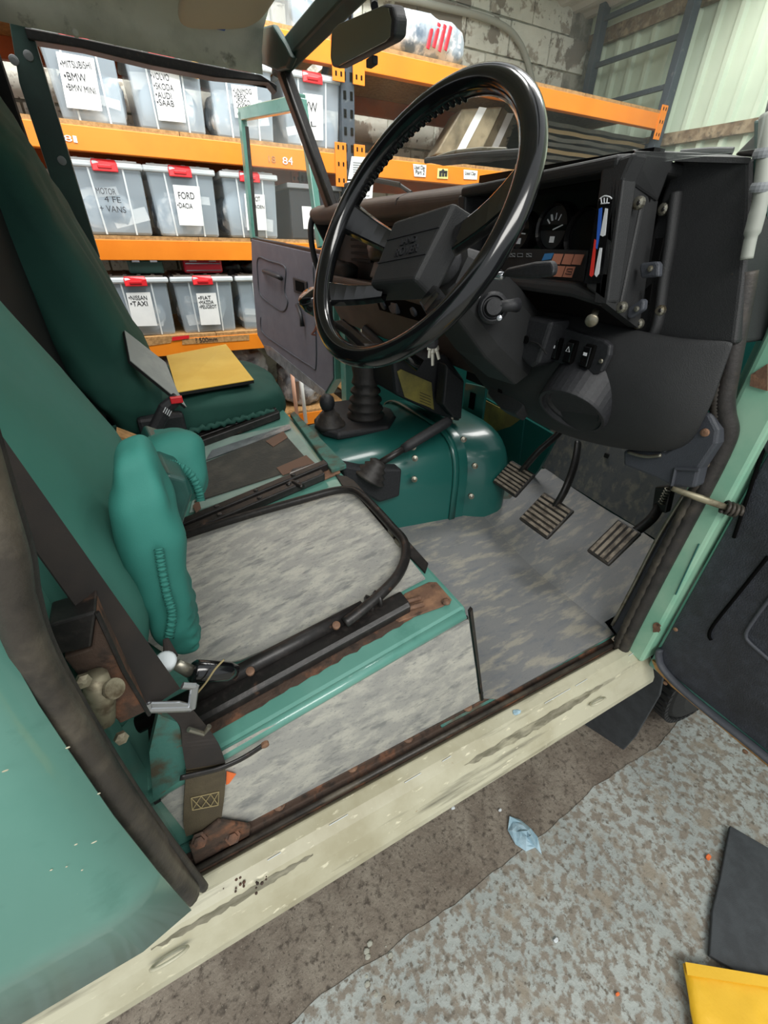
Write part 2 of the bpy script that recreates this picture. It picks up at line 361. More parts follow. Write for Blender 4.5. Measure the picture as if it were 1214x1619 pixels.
# ================================================================== PALLET RACK
YR = 2.60; YB = 3.48
rk = thing('pallet_rack', (.96, YR, 0), 'orange beamed pallet rack with dark slotted uprights along the block wall', 'rack')
def upright(x, y, ztop):
    m = MB(); m.box((x-.04, y, 0), (x+.04, y+.06, ztop), 'rack_blue')
    u_ = m.build('upright', rk, bevel=.004)
    m = MB(); z = .1
    while z < ztop-.05:
        for s in (-.02, .02): m.box((x+s-.008, y-.003, z), (x+s+.008, y+.004, z+.035), 'void')
        z += .075
    if x < 3: m.build('slot_row', u_)
for x, zt in ((-1.75, 2.9), (.96, 2.9), (3.68, 3.3)):
    upright(x, YR, zt); upright(x, YB-.06, zt)
for z in (1.0, 1.5, 2.0, 2.35, 2.62, 2.9):
    m = MB(); m.box((3.665, YR+.05, z), (3.695, YB-.05, z+.03), 'rack_blue'); m.build('brace', rk)
m = MB(); m.tube([(.96, YB-.04, 1.78), (.96, YR+.05, 2.36)], .022, 'rack_blue', 4); m.build('brace', rk)
m = MB(); m.tube([(.96, YB-.04, 1.3), (.96, YR+.05, .9)], .022, 'rack_blue', 4); m.build('brace', rk)
def beam(x0, x1, zt, y, mat='orange', h=.092):
    s = -1 if y < 3 else 1; yo = y+s*.012
    m = MB(); m.slab([(x0, yo, zt-h), (x0, yo+.05, zt-h), (x0, yo+.05, zt-.022), (x0, yo+.03, zt-.022), (x0, yo+.03, zt), (x0, yo, zt)], (x1-x0, 0, 0), mat)
    b_ = m.build('beam', rk, bevel=.003)
    for xe in (x0+.02, x1-.02):
        m = MB(); m.box((xe-.035, yo-.006, zt-h-.06), (xe+.035, yo+.002, zt+.05), mat)
        for k in range(3):
            for s2 in (-.015, .015): m.box((xe+s2-.005, yo-.0075, zt-h-.04+k*.075), (xe+s2+.005, yo-.005, zt-h-.02+k*.075), 'void')
        m.build('beam_connector', b_, bevel=.002)
    return b_
def deck(x0, x1, zt, h=.018):
    n = 3
    for k in range(n):
        xa = x0+(x1-x0)*k/n; xb = x0+(x1-x0)*(k+1)/n-.004
        m = MB(); m.box((xa, YR-.008, zt), (xb, YB, zt+h), 'chipboard'); m.build('shelf_board', rk)
LZ = [1.738, 1.298, .803, .235]; UZ = 2.19
beams = {}
for z in LZ+[UZ]:
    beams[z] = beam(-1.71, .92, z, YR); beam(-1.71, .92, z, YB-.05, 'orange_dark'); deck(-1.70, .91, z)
for z in (LZ[0], .235, UZ):
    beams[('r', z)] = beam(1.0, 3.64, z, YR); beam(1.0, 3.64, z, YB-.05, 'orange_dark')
    if z != .6: deck(1.01, 3.63, z)
b1 = beams[LZ[0]]
fit_text('8', 'beam_number', b1, V(103, 223, Y=YR-.014), V(115, 224, Y=YR-.014), .023, 'white_print')
fit_text('1', 'beam_number', b1, V(117, 225, Y=YR-.014), V(123, 226, Y=YR-.014), .026, 'white_print')
fit_text('8', 'beam_number', b1, V(447, 259, Y=YR-.014), V(455, 260, Y=YR-.014), .032, 'white_print')
fit_text('4', 'beam_number', b1, V(456, 260, Y=YR-.014), V(463, 261, Y=YR-.014), .036, 'white_print')
fit_text('18', 'beam_number', b1, V(425, 256, Y=YR-.014), V(436, 257, Y=YR-.014), .028, 'chipboard')
# notes on the lower beam
def sheet(name, pts, Y, mat, label, cat, group=None, th=.0012):
    P_ = [V(x, y, Y=Y) for x, y in pts]; c = sum(P_, Vector())/len(P_); t = thing(name, (c.x, Y, min(q.z for q in P_)), label, cat, group)
    m = MB(); m.slab(P_, (0, th, 0), mat); m.build('paper_sheet', t); return t
t = sheet('shelf_strip', ((222, 549), (270, 542), (274, 532), (224, 536)), YR-.014, 'chipboard', 'short bare chipboard strip stuck on the lower orange beam, left of the long one', 'strip')
t = sheet('shelf_strip', ((288, 545), (394, 538), (394, 529), (288, 536)), YR-.014, 'chipboard', 'long chipboard strip reading 500mm stuck on the lower orange beam', 'strip')
fit_text('? 500mm', 'lettering', t, V(310, 541.5, Y=YR-.0155), V(344, 539.5, Y=YR-.0155), .028, 'ink')
t = sheet('shelf_sticker', ((272, 539), (299, 535), (299, 530), (272, 533)), YR-.0165, 'clip', 'small red sticker on the lower orange beam between chipboard strips', 'sticker')

# ---- see-through storage boxes
def storage_box(xl, xr, z0, label, sheet_px=None, lines=(), h=.275, ontop=None, dusty=False, pen=False, seed=0, yf=YR+.02, lidless=False):
    cx = (xl+xr)/2; wd = (xr-xl)/2; t = thing('storage_box', (cx, yf, z0), label, 'storage box', 'see-through storage boxes on the pallet rack')
    wt = wd*1.075; dp = .46; yb = yf+dp
    lo = [(cx-wd, yf+.02, z0+.002), (cx+wd, yf+.02, z0+.002), (cx+wd, yb-.03, z0+.002), (cx-wd, yb-.03, z0+.002)]
    hi = [(cx-wt, yf, z0+h), (cx+wt, yf, z0+h), (cx+wt, yb, z0+h), (cx-wt, yb, z0+h)]
    m = MB(); m.add(lo+hi, [(0,3,2,1),(0,1,5,4),(1,2,6,5),(2,3,7,6),(3,0,4,7)], 'box_plastic')
    body = m.build('body', t, bevel=.012)
    yz = lambda k: yf+.02*(1-k)
    for s in (-.48, .48):
        m = MB(); m.slab([(cx+s*wd-.004, yz(0)-.004, z0+.004), (cx+s*wd+.004, yz(0)-.004, z0+.004), (cx+s*wt+.004, yz(1)-.004, z0+h), (cx+s*wt-.004, yz(1)-.004, z0+h)], (0, .004, 0), 'box_lid'); m.build('rib', body)
    m = MB(); lm = 'box_lid'
    zz = z0+h
    m.slab([(cx-wt-.012, yf-.012, zz), (cx+wt+.012, yf-.012, zz), (cx+wt+.012, yb+.012, zz), (cx-wt-.012, yb+.012, zz)], EZ*.028, lm)
    lid = m.build('lid', t, bevel=.008)
    m = MB(); m.box((cx-wt+.01, yf+.01, zz+.027), (cx+wt-.01, yb-.01, zz+.036), 'box_lid_dusty' if dusty else lm)
    for k in range(4): m.box((cx-wt*.8+k*wt*.45, yf+.03, zz+.035), (cx-wt*.8+k*wt*.45+.02, yb-.03, zz+.041), 'box_lid_dusty' if dusty else lm)
    m.build('lid_panel', lid, bevel=.004)
    m = MB(); m.slab([(cx-.055, yf-.018, zz-.014), (cx+.055, yf-.018, zz-.014), (cx+.055, yf-.02, zz+.02), (cx+.05, yf-.005, zz+.034), (cx-.05, yf-.005, zz+.034), (cx-.055, yf-.02, zz+.02)], (0, .008, 0), 'clip')
    m.box((cx-.03, yf-.022, zz-.002), (cx+.03, yf-.015, zz+.012), 'clip'); m.build('clip', t, bevel=.003)
    # what lies inside: bagged paper packs
    for k in range(3):
        mm = MB(); mm.pillow((cx+R.uniform(-.05, .05)*wd/.17, yf+.1+k*.12, z0+.09+R.uniform(0, .05)), (EX, EY, EZ), (wd*.82, .05, .085), 'contents', e=.6, nu=20, nv=10, wr=.03, ws=9, seed=seed+k*5); mm.build('packed_bag', t, smooth=True)
    for k in range(2):
        zc = z0+R.uniform(.07, .2); a_ = R.uniform(-.25, .25); m = MB()
        m.obox((cx+R.uniform(-.06, .06), yf+.045+k*.015, zc), Vector((math.cos(a_), 0, math.sin(a_))), Vector((-math.sin(a_), 0, math.cos(a_))), EY, wd*.6, .018+.012*k, .001, 'paper'); m.build('packed_envelope', t)
    if sheet_px:
        yp = yf-.0035; m = MB(); P_ = [V(x, y, Y=yp) for x, y in sheet_px]; m.slab(P_, (0, .001, 0), 'paper'); lab = m.build('label_sheet', t)
    else: lab = body; yp = yf-.004
    for body_, (xa, ya), (xb, yb_), ch in lines:
        fit_text(body_, 'lettering', lab, V(xa, ya, Y=yp-.001), V(xb, yb_, Y=yp-.001), ch*.56, 'ink')
    return t
def bx(p0, p1): return V(p0[0], p0[1], Y=YR+.03).x, V(p1[0], p1[1], Y=YR+.03).x
z1, z2, z3 = [z+.018 for z in LZ[:3]]
storage_box(*bx((97, 178), (200, 192)), z1, 'see-through box with a three-line list label, leftmost on the top shelf', ((88, 81), (148, 92), (162, 176), (106, 170)),
    (('•MITSUBISHI', (97, 106), (145, 109), .042), ('•BMW', (103, 126), (138, 130), .05), ('•BMW MINI', (106, 142), (152, 149), .042)), seed=1)
storage_box(*bx((222, 196), (326, 209)), z1, 'see-through box with a four-line label under a brown envelope, second on the top shelf', ((237, 109), (283, 118), (294, 194), (251, 190)),
    (('•VOLVO', (239, 124), (268, 128), .042), ('•SKODA', (244, 140), (275, 144), .042), ('•AUDI', (247, 154), (272, 157), .042), ('•SAAB', (249, 166), (276, 169), .042)), seed=7)
storage_box(*bx((345, 211), (434, 224)), z1, 'see-through box with a five-line list label, third on the top shelf', ((365, 133), (404, 138), (408, 186), (372, 186)),
    (('•UNIMOG', (369, 147), (398, 149), .036), ('•IBEX', (371, 156), (390, 157), .036), ('•DISCO', (374, 165), (396, 167), .036), ('•SANTANA', (375, 174), (405, 175), .036), ('•D', (376, 184), (386, 184), .036)), seed=12)
storage_box(*bx((457, 231), (536, 240)), z1, 'see-through box with two large letters on its label, beside the rack upright', ((479, 147), (510, 151), (511, 222), (489, 221)),
    (('VW', (481, 175), (502, 178), .075), ('L', (492, 200), (500, 200), .04)), seed=17)
storage_box(*bx((141, 363), (241, 368)), z2, 'see-through box lettered straight onto its plastic, leftmost on the middle shelf', None,
    (('MOTOR', (153, 306), (184, 308), .045), ('4 FE', (166, 319), (192, 321), .045), ('+ VANS', (159, 334), (200, 337), .05)), seed=22)
storage_box(*bx((255, 368), (347, 370)), z2, 'see-through box with a two-line label, middle one on the middle shelf', ((273, 292), (315, 295), (322, 357), (284, 356)),
    (('FORD', (283, 314), (308, 315), .055), ('•DACIA', (281, 328), (305, 330), .042)), seed=26)
storage_box(*bx((366, 370), (440, 372)), z2, 'see-through box half hidden behind the open far door window, middle shelf', ((386, 306), (418, 308), (422, 364), (391, 364)),
    (('CIT', (404, 318), (412, 318), .04), ('ROEN', (403, 329), (418, 330), .03)), seed=31)
storage_box(*bx((190, 524), (277, 522)), z3, 'see-through box with a two-line label, leftmost on the lower shelf', ((199, 463), (237, 462), (249, 515), (211, 516)),
    (('•NISSAN', (204, 474), (233, 474), .04), ('•TAXI', (207, 484), (234, 483), .045)), dusty=True, seed=36)
storage_box(*bx((292, 520), (373, 517)), z3, 'see-through box with a three-line label, middle one on the lower shelf', ((310, 464), (341, 463), (349, 513), (318, 514)),
    (('•FIAT', (314, 474), (334, 473), .036), ('•MAZDA', (315, 481), (338, 480), .036), ('•PEUGEOT', (316, 488), (343, 487), .036)), dusty=True, seed=41)
storage_box(*bx((388, 516), (466, 512)), z3, 'see-through box without label half behind the open far door, lower shelf', None, (), dusty=True, seed=46)
# brown envelope tucked over the second box
t = thing('brown_envelope', V(270, 110, Y=YR), 'brown paper envelope tucked over the second box on the top shelf', 'envelope')
m = MB(); m.slab([V(225, 88, Y=YR+.002), V(313, 98, Y=YR+.002), V(314, 125, Y=YR+.002), V(228, 101, Y=YR+.002)], (0, .003, 0), 'kraft'); m.build('envelope_body', t)
m = MB(); m.slab([V(225, 88, Y=YR+.001), V(313, 98, Y=YR+.001), V(270, 108, Y=YR+.001)], (0, .001, 0), 'kraft'); m.build('flap', t)
# dark case with a label right of the middle shelf boxes
x0, x1 = V(462, 370, Y=YR+.03).x, V(540, 372, Y=YR+.03).x
t = thing('equipment_case', ((x0+x1)/2, YR+.03, z2), 'black equipment case with white label and silver lid, right end of middle shelf', 'case')
m = MB(); m.box((x0, YR+.03, z2), (x1, YR+.4, z2+.25), 'black_plastic'); m.build('case_body', t, bevel=.01)
m = MB(); m.box((x0-.01, YR+.02, z2+.25), (x1+.01, YR+.41, z2+.275), 'grey_print'); m.build('lid', t, bevel=.005)
m = MB(); m.slab([V(477, 326, Y=YR+.027), V(497, 327, Y=YR+.027), V(500, 362, Y=YR+.027), V(480, 362, Y=YR+.027)], (0, .001, 0), 'paper'); m.build('label_sheet', t)
# tool cases and bag standing behind on the lower shelf boxes
zt = z3+.275+.043
def tool_case(pl, pr, y, h, mat, name, label):
    x0, x1 = V(pl, 424, Y=y).x, V(pr, 424, Y=y).x; cx = (x0+x1)/2
    t = thing(name, (cx, y, zt), label, 'toolbox')
    m = MB(); m.box((x0, y, zt), (x1, y+.2, zt+h*.6), mat); m.build('case_body', t, bevel=.012)
    m = MB(); m.box((x0-.005, y-.005, zt+h*.62), (x1+.005, y+.205, zt+h), mat); m.build('lid', t, bevel=.015)
    for s in (.25, .75):
        xx = x0+(x1-x0)*s; m = MB(); m.box((xx-.02, y-.012, zt+h*.45), (xx+.02, y-.004, zt+h*.7), 'chrome'); m.build('latch', t, bevel=.003)
    m = MB(); m.tube(spline([(cx-.07, y+.1, zt+h), (cx-.06, y+.1, zt+h+.03), (cx+.06, y+.1, zt+h+.03), (cx+.07, y+.1, zt+h)], 4), .008, 'black_plastic', 8); m.build('handle', t, smooth=True)
    return t, x0, x1
tool_case(203, 259, YR+.05, .12, 'tool_case', 'tool_case', 'dark green hard tool case with silver latches above the lower boxes')
t, x0, x1 = tool_case(291, 352, YR+.05, .13, 'tool_red', 'steel_toolbox', 'red steel toolbox with drawers above the middle lower box')
for k in range(2): m = MB(); m.box((x0+.01, YR+.042, zt+.012+k*.035), (x1-.01, YR+.048, zt+.017+k*.035), 'chrome'); m.build('drawer_edge', t)
c = V(386, 418, Y=YR+.10); t = thing('plastic_bag', (c.x, c.y, zt), 'crumpled black plastic bag heaped above the lower shelf boxes', 'bag')
m = MB(); m.pillow((c.x, c.y+.08, zt+.06), (EX, EY, EZ), (.12, .09, .07), 'bag_black', e=.9, nu=36, nv=20, wr=.05, ws=16, seed=4); m.build('bag_body', t, smooth=True)
m = MB(); m.pillow((c.x-.07, c.y+.04, zt+.03), (EX, EY, EZ), (.09, .05, .03), 'bag_black', e=.9, nu=24, nv=14, wr=.03, ws=22, seed=9); m.build('bag_fold', t, smooth=True)
# film-wrapped goods under the lower shelf
def wrapped(px, py, Y, half, seed, label, mat='plastic_wrap', z=None):
    c = V(px, py, Y=Y); t = thing('wrapped_bundle', (c.x, c.y, .253), label, 'bundle')
    m = MB(); m.pillow((c.x, c.y, .253+half[2]), (EX, EY, EZ), half, mat, e=.7, nu=44, nv=26, wr=.04, ws=11, seed=seed); m.build('wrapping', t, smooth=True)
    m = MB(); m.tube([(c.x-half[0]*.5, c.y-half[1]*1.02, .26+half[2]*.3), (c.x-half[0]*.45, c.y-half[1]*1.05, .25+half[2]*1.2)], .012, 'tape_brown', 6, flat=.3); m.build('tape', t)
wrapped(275, 580, YR+.22, (.19, .16, .2), 3, 'film wrapped bundle left of the far seat under the lower shelf')
wrapped(380, 580, YR+.22, (.17, .16, .22), 8, 'film wrapped bundle behind the yellow board under the lower shelf')
wrapped(474, 600, YR+.2, (.15, .15, .17), 14, 'low film wrapped bundle below the open far door')
for px, mat, lb in ((463, 'stick_pink', 'pale pink wooden stick leaning on the bottom orange beam'), (476, 'stick_white', 'white stick leaning on the bottom orange beam beside the pink one')):
    m = MB(); a = V(px+6, 648, Y=YR-.05); b = V(px-5, 560, Y=YR-.02); m.tube([(a.x, a.y, a.z-.1), b], .014, mat, 8); tag(m.build('wooden_stick', smooth=True), lb, 'stick')
# ---- right bay: stacked black sheets, wrapped cartons, bags above
x0 = 2.28
ORD = ('lowest', 'second lowest', 'third from the bottom', 'fourth from the bottom', 'middle', 'fourth from the top', 'third from the top', 'second from the top', 'topmost')
for k in range(9):
    z = LZ[0]+.018+k*.036; m = MB(); n = 22; rows = []
    xl = x0+.25*noise.noise(Vector((k*1.7, 0, 3)))+.02*k; xr = 3.6+.04*noise.noise(Vector((k, 2, 0)))
    for j in range(2):
        rows.append([Vector((xl+(xr-xl)*i/n, YR+.05+j*.8+.015*noise.noise(Vector((i*.3, k, 0))), z+.010*noise.noise(Vector((i*.25, k*3, j)))+.004)) for i in range(n+1)])
    m.grid(rows, 'sheet_black'); bot = [[q-EZ*.022 for q in r_] for r_ in rows]
    m.grid(bot, 'sheet_black'); m.grid([rows[0], bot[0]], 'sheet_brown' if k % 3 == 1 else 'sheet_black'); m.grid([rows[1], bot[1]], 'sheet_black')
    tag(m.build('insulation_sheet'), ORD[k]+' black insulation sheet of the flat stack under the right upper beam', 'sheet', 'black sheets stacked flat on the right rack bay')
def carton(pts, Y, dy, mat, label):
    P_ = [V(x, y, Y=Y) for x, y in pts]; z = min(q.z for q in P_); c = sum(P_, Vector())/4
    t = thing('wrapped_carton', (c.x, Y, z), label, 'carton'); m = MB(); m.slab(P_, (.05, dy, .0), mat); m.build('carton_body', t, bevel=.01)
    a, b = P_[0].lerp(P_[1], .5), P_[3].lerp(P_[2], .5); m = MB(); w_ = (P_[1]-P_[0]).normalized()*.03
    m.slab([a-w_, a+w_, b+w_, b-w_], (0, -.004, 0), 'paper'); m.build('packing_tape', t)
carton(((688, 244), (757, 250), (795, 168), (730, 172)), YR+.06, .2, 'wrap_brown', 'brown film wrapped carton tilted beside the black sheet stack')
carton(((754, 250), (793, 252), (818, 190), (795, 168)), YR+.29, .2, 'wrap_brown', 'narrow tilted carton wedged between wrapped carton and sheet stack')
# upper shelf goods
t = thing('sack', V(655, 78, Y=YR+.2), 'white sack with red print lying on the upper right shelf', 'sack')
c = V(655, 78, Y=YR+.2); c.z = UZ+.018
m = MB(); m.pillow((c.x, c.y, c.z+.1), (EX, EY, EZ), (.3, .18, .1), 'contents', e=.7, nu=36, nv=18, wr=.03, ws=9, seed=21); m.build('sack_body', t, smooth=True)
for k in range(4):
    m = MB(); m.tube([(c.x-.02+k*.04, c.y-.185, c.z+.04+.01*(k % 2)), (c.x+.01+k*.04, c.y-.183, c.z+.15)], .012, 'tool_red', 6, flat=.3); m.build('print_mark', t)
xa = V(520, 40, Y=YR+.05).x
storage_box(xa-.2, xa+.1, UZ+.018, 'see-through box on the uppermost shelf seen behind the mirror', None, (), seed=51)
# papers fixed to the rack
t = sheet('notice_sheet', ((556, 247), (596, 250), (594, 284), (550, 283)), YR-.02, 'paper', 'white printed notice with a blue logo taped to the rack upright', 'notice')
fit_text('NKK', 'logo', t, V(581, 259, Y=YR-.0215), V(594, 260, Y=YR-.0215), .035, 'ink_blue')
m = MB()
for k in range(7): a = V(558, 256+k*3.7, Y=YR-.0212); b = V(590-(k*7) % 11, 258+k*3.7, Y=YR-.0212); m.slab([a, b, b-EZ*.004, a-EZ*.004], (0, -.0004, 0), 'grey_print')
m.build('printed_lines', t)
t = sheet('notice_sheet', ((549, 286), (590, 287), (588, 318), (548, 317)), YR-.02, 'paper', 'white printed form hanging below the logo notice', 'notice')
m = MB()
for k in range(6): a = V(552, 291+k*4.3, Y=YR-.0212); b = V(586-(k*5) % 9, 291.5+k*4.3, Y=YR-.0212); m.slab([a, b, b-EZ*.004, a-EZ*.004], (0, -.0004, 0), 'grey_print')
m.build('printed_lines', t)
t = sheet('shelf_note', ((653, 259), (674, 261), (673, 280), (655, 279)), YR-.016, 'paper', 'white handwritten note on the orange beam, left of the yellow label', 'note')
fit_text('Used Clay', 'lettering', t, V(655, 267, Y=YR-.0175), V(672, 268, Y=YR-.0175), .02, 'ink'); fit_text('Part 2', 'lettering', t, V(657, 275, Y=YR-.0175), V(671, 276, Y=YR-.0175), .022, 'ink')
t = sheet('warning_label', ((692, 266), (708, 267), (708, 283), (691, 282)), YR-.016, 'paper_yellow', 'yellow load warning label on the orange beam', 'label')
m = MB()
for k in range(3): a = V(694+k*4.5, 279, Y=YR-.0172); m.slab([a, a+EX*.018, a+EX*.018+EZ*.03, a+EZ*.03], (0, -.0004, 0), 'ink'); 
a = V(694, 273, Y=YR-.0172); b = V(706, 274, Y=YR-.0172); m.slab([a, b, (a+b)/2+EZ*.022], (0, -.0004, 0), 'ink'); m.build('symbol', t)
t = sheet('shelf_note', ((733, 268), (755, 270), (754, 284), (733, 283)), YR-.016, 'paper', 'white handwritten note on the orange beam, right of the yellow label', 'note')
fit_text('Used Clay', 'lettering', t, V(735, 276, Y=YR-.0175), V(752, 277, Y=YR-.0175), .018, 'ink')

# ================================================================== THE CAR
car = thing('car', (0, .7, 0), 'green four wheel drive car with stripped driver seat area and open doors', 'car')
car.location = (0, .7, 0)
# ---- sill, door channel
m = MB(); X0, X1 = -1.6, .50
prof = [(-.036, .552), (-.042, .562), (-.062, .560), (-.078, .553), (-.094, .532), (-.110, .503), (-.112, .488), (-.104, .482), (-.03, .482), (-.03, .545)]
m.slab([(X0, y, z) for y, z in prof], (X1-X0, 0, 0), 'cream'); sill = m.build('sill', car, bevel=.003, label='cream painted door sill with stains and scuffs')
def sface(x, f_): return Vector((x, -.078-.016*f_-.0006, .553-.021*f_+.0005))
for x0_, x1_, w0 in ((-.02, .34, .42), (-.52, -.30, .25)):
    m = MB(); n_ = 36; up_ = []; dn_ = []
    for k in range(n_+1):
        x = x0_+(x1_-x0_)*k/n_; e_ = math.sin(math.pi*k/n_)**.5; j_ = noise.noise(Vector((k*.5, x0_*9, 0)))
        up_.append(sface(x, .35-w0*.5*e_+.12*j_)); dn_.append(sface(x, .35+w0*e_+.16*noise.noise(Vector((k*.6, 4, 1)))))
    m.grid([up_, dn_], 'grime'); m.build('grime_streak', sill)
for px, py, L_ in ((860, 1115, 40), (905, 1096, 18), (640, 1235, 26), (520, 1300, 30), (700, 1200, 14), (985, 1055, 8), (420, 1352, 22)):
    q = V(px, py, Y=-.066); q2 = V(px+L_, py-L_*.53, Y=-.066); m = MB(); m.tube([(q.x, -.066, .5605), (q2.x, -.0655, .5605)], .0011, 'white_plastic', 5, flat=.4); m.build('scuff', sill)
for k in range(16):
    q = V(R.uniform(345, 425), R.uniform(1385, 1415), Z=.5575); m = MB(); m.lathe((q.x, q.y, .5582), EZ, [(R.uniform(.0008, .0026), 0), (.0006, .0009)], 'rusty', 8); m.build('rust_spot', sill)
for (px, py), rr in (((945, 1109), .009), ((268, 1515), .010)):       # drain plugs
    q = V(px, py, Y=-.103); m = MB(); m.tube([q+Vector((math.cos(t)*rr*2.2, -.010*math.sin(t)*.6, .010*math.sin(t)*.8)) for t in [j*math.pi/8 for j in range(16)]], .0022, 'cream', 6, closed=True); m.build('drain_plug', sill, smooth=True)
m = MB(); prof = [(.012, .560), (-.006, .560), (-.010, .548), (-.022, .546), (-.026, .556), (-.031, .556), (-.034, .536), (.012, .53)]
m.slab([(-.60, y, z) for y, z in prof], (1.06, 0, 0), 'rusty'); chan = m.build('door_channel', car, bevel=.0015, label='rusty door channel along the sill')
m = MB(); m.tube([(-.5, -.0285, .558), (.46, -.0285, .558)], .0045, 'rubber_worn', 8); m.build('channel_lip', chan, smooth=True)
for px, py in ((445, 1285), (655, 1185), (742, 1122), (560, 1220)):
    q = V(px, py, Z=.561); m = MB(); m.lathe((q.x, -.002, .559), EZ, [(.010, 0), (.010, .002), (.006, .004), (.006, .005)], 'rust_plate', 12); m.build('screw', chan)
# ---- seat box
m = MB()
def SB(x, y, dz=0): return Vector((x, y, .85+SL*x+dz))
LE = -.56; W2 = 1.44
m.add([SB(0, 0), SB(0, W2), SB(LE, W2), SB(LE, 0), (.075, 0, .556), (.075, W2, .556), (LE, W2, .53), (LE, 0, .53)],
      [(0,1,2,3),(0,3,7,4),(4,5,1,0),(1,5,6,2),(2,6,7,3),(4,7,6,5)], 'paint')
sbx = m.build('seat_box', car, bevel=.006)
m = MB(); m.tube([SB(-.005, -.002, -.010), SB(LE, -.002, -.010)], .009, 'paint', 8); m.build('swage_edge', sbx, smooth=True)
m = MB(); m.slab([SB(.004, -.004, -.020), SB(LE, -.004, -.020), SB(LE, -.004, -.030), SB(.006, -.004, -.030)], (0, .004, 0), 'mat_edge'); m.build('edge_strip', sbx)
m = MB(); m.slab([(.004, -.006, .842), (.08, -.006, .556), (.086, -.004, .556), (.010, -.004, .846)], (0, .006, 0), 'black_metal'); m.build('corner_strip', sbx)
# lower flange the side mat stands on, with dirt
m = MB(); m.slab([(-.5, -.004, .556), (.08, -.004, .556), (.08, -.004, .585), (-.5, -.004, .585)], (0, .003, 0), 'paint_dirty'); m.build('lower_flange', sbx)
# grey side mat
m = MB(); y_ = -.005
m.slab([V(x, y, Y=y_) for x, y in ((739, 979), (757, 1106), (397, 1295), (290, 1308), (254, 1262), (300, 1222), (352, 1187))], (0, -.003, 0), 'mat_vinyl')
t = thing('trim_mat', (-.15, -.006, .57), 'grey marbled vinyl mat upright on the outer side of seat box', 'mat', 'grey marbled vinyl mats'); m.build('mat_sheet', t)
# seat box top mat
sm = thing('trim_mat', SB(-.2, .25, 0), 'grey marbled vinyl mat lying flat on top of the driver seat box', 'mat', 'grey marbled vinyl mats')
def on(px, h=0): return V(px[0], px[1], S=h)
m = MB(); m.slab([on(q, .003) for q in ((672, 916), (645, 930), (600, 955), (560, 972), (480, 1005), (380, 1045), (300, 1062), (232, 1015), (225, 960), (285, 850), (400, 815), (545, 776), (568, 790), (645, 882))], EZ*.003, 'mat_vinyl'); m.build('mat_sheet', sm)
# black strip at the front edge
m = MB(); m.slab([on(q, .001) for q in ((548, 755), (560, 762), (677, 893), (672, 908), (545, 776), (530, 752))], EZ*.004, 'black_metal'); fs = m.build('front_strip', sbx, bevel=.001)
for px in ((622, 842), (633, 858)):
    q = on(px, .006); m = MB(); m.obox(q, EX, EY, EZ, .008, .010, .006, 'steel'); m.build('clip', sbx, bevel=.002)
# runners
def runner(pa, pb, h, rr, mat, name='runner', fl=.7):
    a, b = on(pa, h), on(pb, h); m = MB(); m.tube([a, b], rr, mat, 10, flat=fl); return m.build(name, sbx, smooth=False, bevel=.001)
a, b = SB(-.46, .052, .012), SB(-.075, .052, .012)
m = MB(); m.slab([SB(-.46, .040, .002), SB(-.46, .040, .016), SB(-.46, .046, .02), SB(-.46, .072, .02), SB(-.46, .078, .014), SB(-.46, .078, .002)], SB(-.075, 0)-SB(-.46, 0), 'black_metal'); rn = m.build('runner', sbx, bevel=.002)
m = MB(); m.tube([SB(-.47, .078, .026), SB(-.14, .074, .026)], .0115, 'black_metal', 12); m.build('slide_tube', rn, smooth=True)
for x_ in (-.13, -.115): m = MB(); m.lathe(SB(x_, .075, .026), EX, [(.013, -.003), (.015, 0), (.013, .003)], 'black_metal', 12); m.build('collar', rn, smooth=True)
for x_ in (-.19, -.32): m = MB(); m.lathe(SB(x_, .062, .034), Vector((0, -.4, 1)), [(.006, -.004), (.006, .001), (.003, .002)], 'rust_plate', 12); m.build('bolt', rn)
m = MB(); m.slab([on(q, .001) for q in ((612, 975), (630, 985), (700, 960), (714, 950), (690, 922), (678, 922), (640, 940))], EZ*.003, 'rust_plate'); rp = m.build('runner_plate', sbx, bevel=.001, label='rusty plate at the front end of the runner')
for pa, pb in (((625, 957), (665, 945)), ((628, 967), (670, 955))): m = MB(); m.tube([on(pa, .008), on(pb, .008)], .004, 'rust_plate', 8); m.build('pressing', rp, smooth=True)
q = on((705, 952), .004); m = MB(); m.lathe(q, EZ, [(.007, 0), (.007, .002), (.0035, .004)], 'rust_plate', 12); m.build('screw', rp)
# dirt and sealant line on the near top edge
m = MB(); m.slab([SB(-.46+.41*k/40, .030+.006*noise.noise(Vector((k*.7, 1, 0)))-.006*(1-k/40), .0008) for k in range(41)]+[SB(-.05, .042, .0008), SB(-.46, .042, .0008)], EZ*.0008, 'rusty'); m.build('dirt_line', sbx)
# second pair of runners at the far side of the driver seat
for j, (dy, hh) in enumerate(((.50, .012), (.530, .016))):
    m = MB(); m.slab([SB(-.46, dy-.012, .002), SB(-.46, dy-.012, hh+.01), SB(-.46, dy+.012, hh+.01), SB(-.46, dy+.012, .002)], SB(-.045+.02*j, 0)-SB(-.46, 0), 'black_metal'); rn2 = m.build('runner', sbx, bevel=.003)
    for k in range(4): m = MB(); m.lathe(SB(-.38+k*.09, dy, hh+.01), EZ, [(.006, 0), (.006, .002), (.003, .003)], 'black_metal', 10); m.build('bolt', rn2)
m = MB(); m.slab([SB(-.05, .49, .001), SB(-.005, .49, .001), SB(-.005, .545, .001), SB(-.05, .545, .001)], EZ*.006, 'rust_plate'); m.build('runner_plate', sbx, bevel=.002)
m = MB(); m.tube(spline([on(q, .02) for q in ((455, 768), (462, 762), (470, 766), (478, 770))], 4), .006, 'black_metal', 8); m.build('spring_clip', sbx, smooth=True)
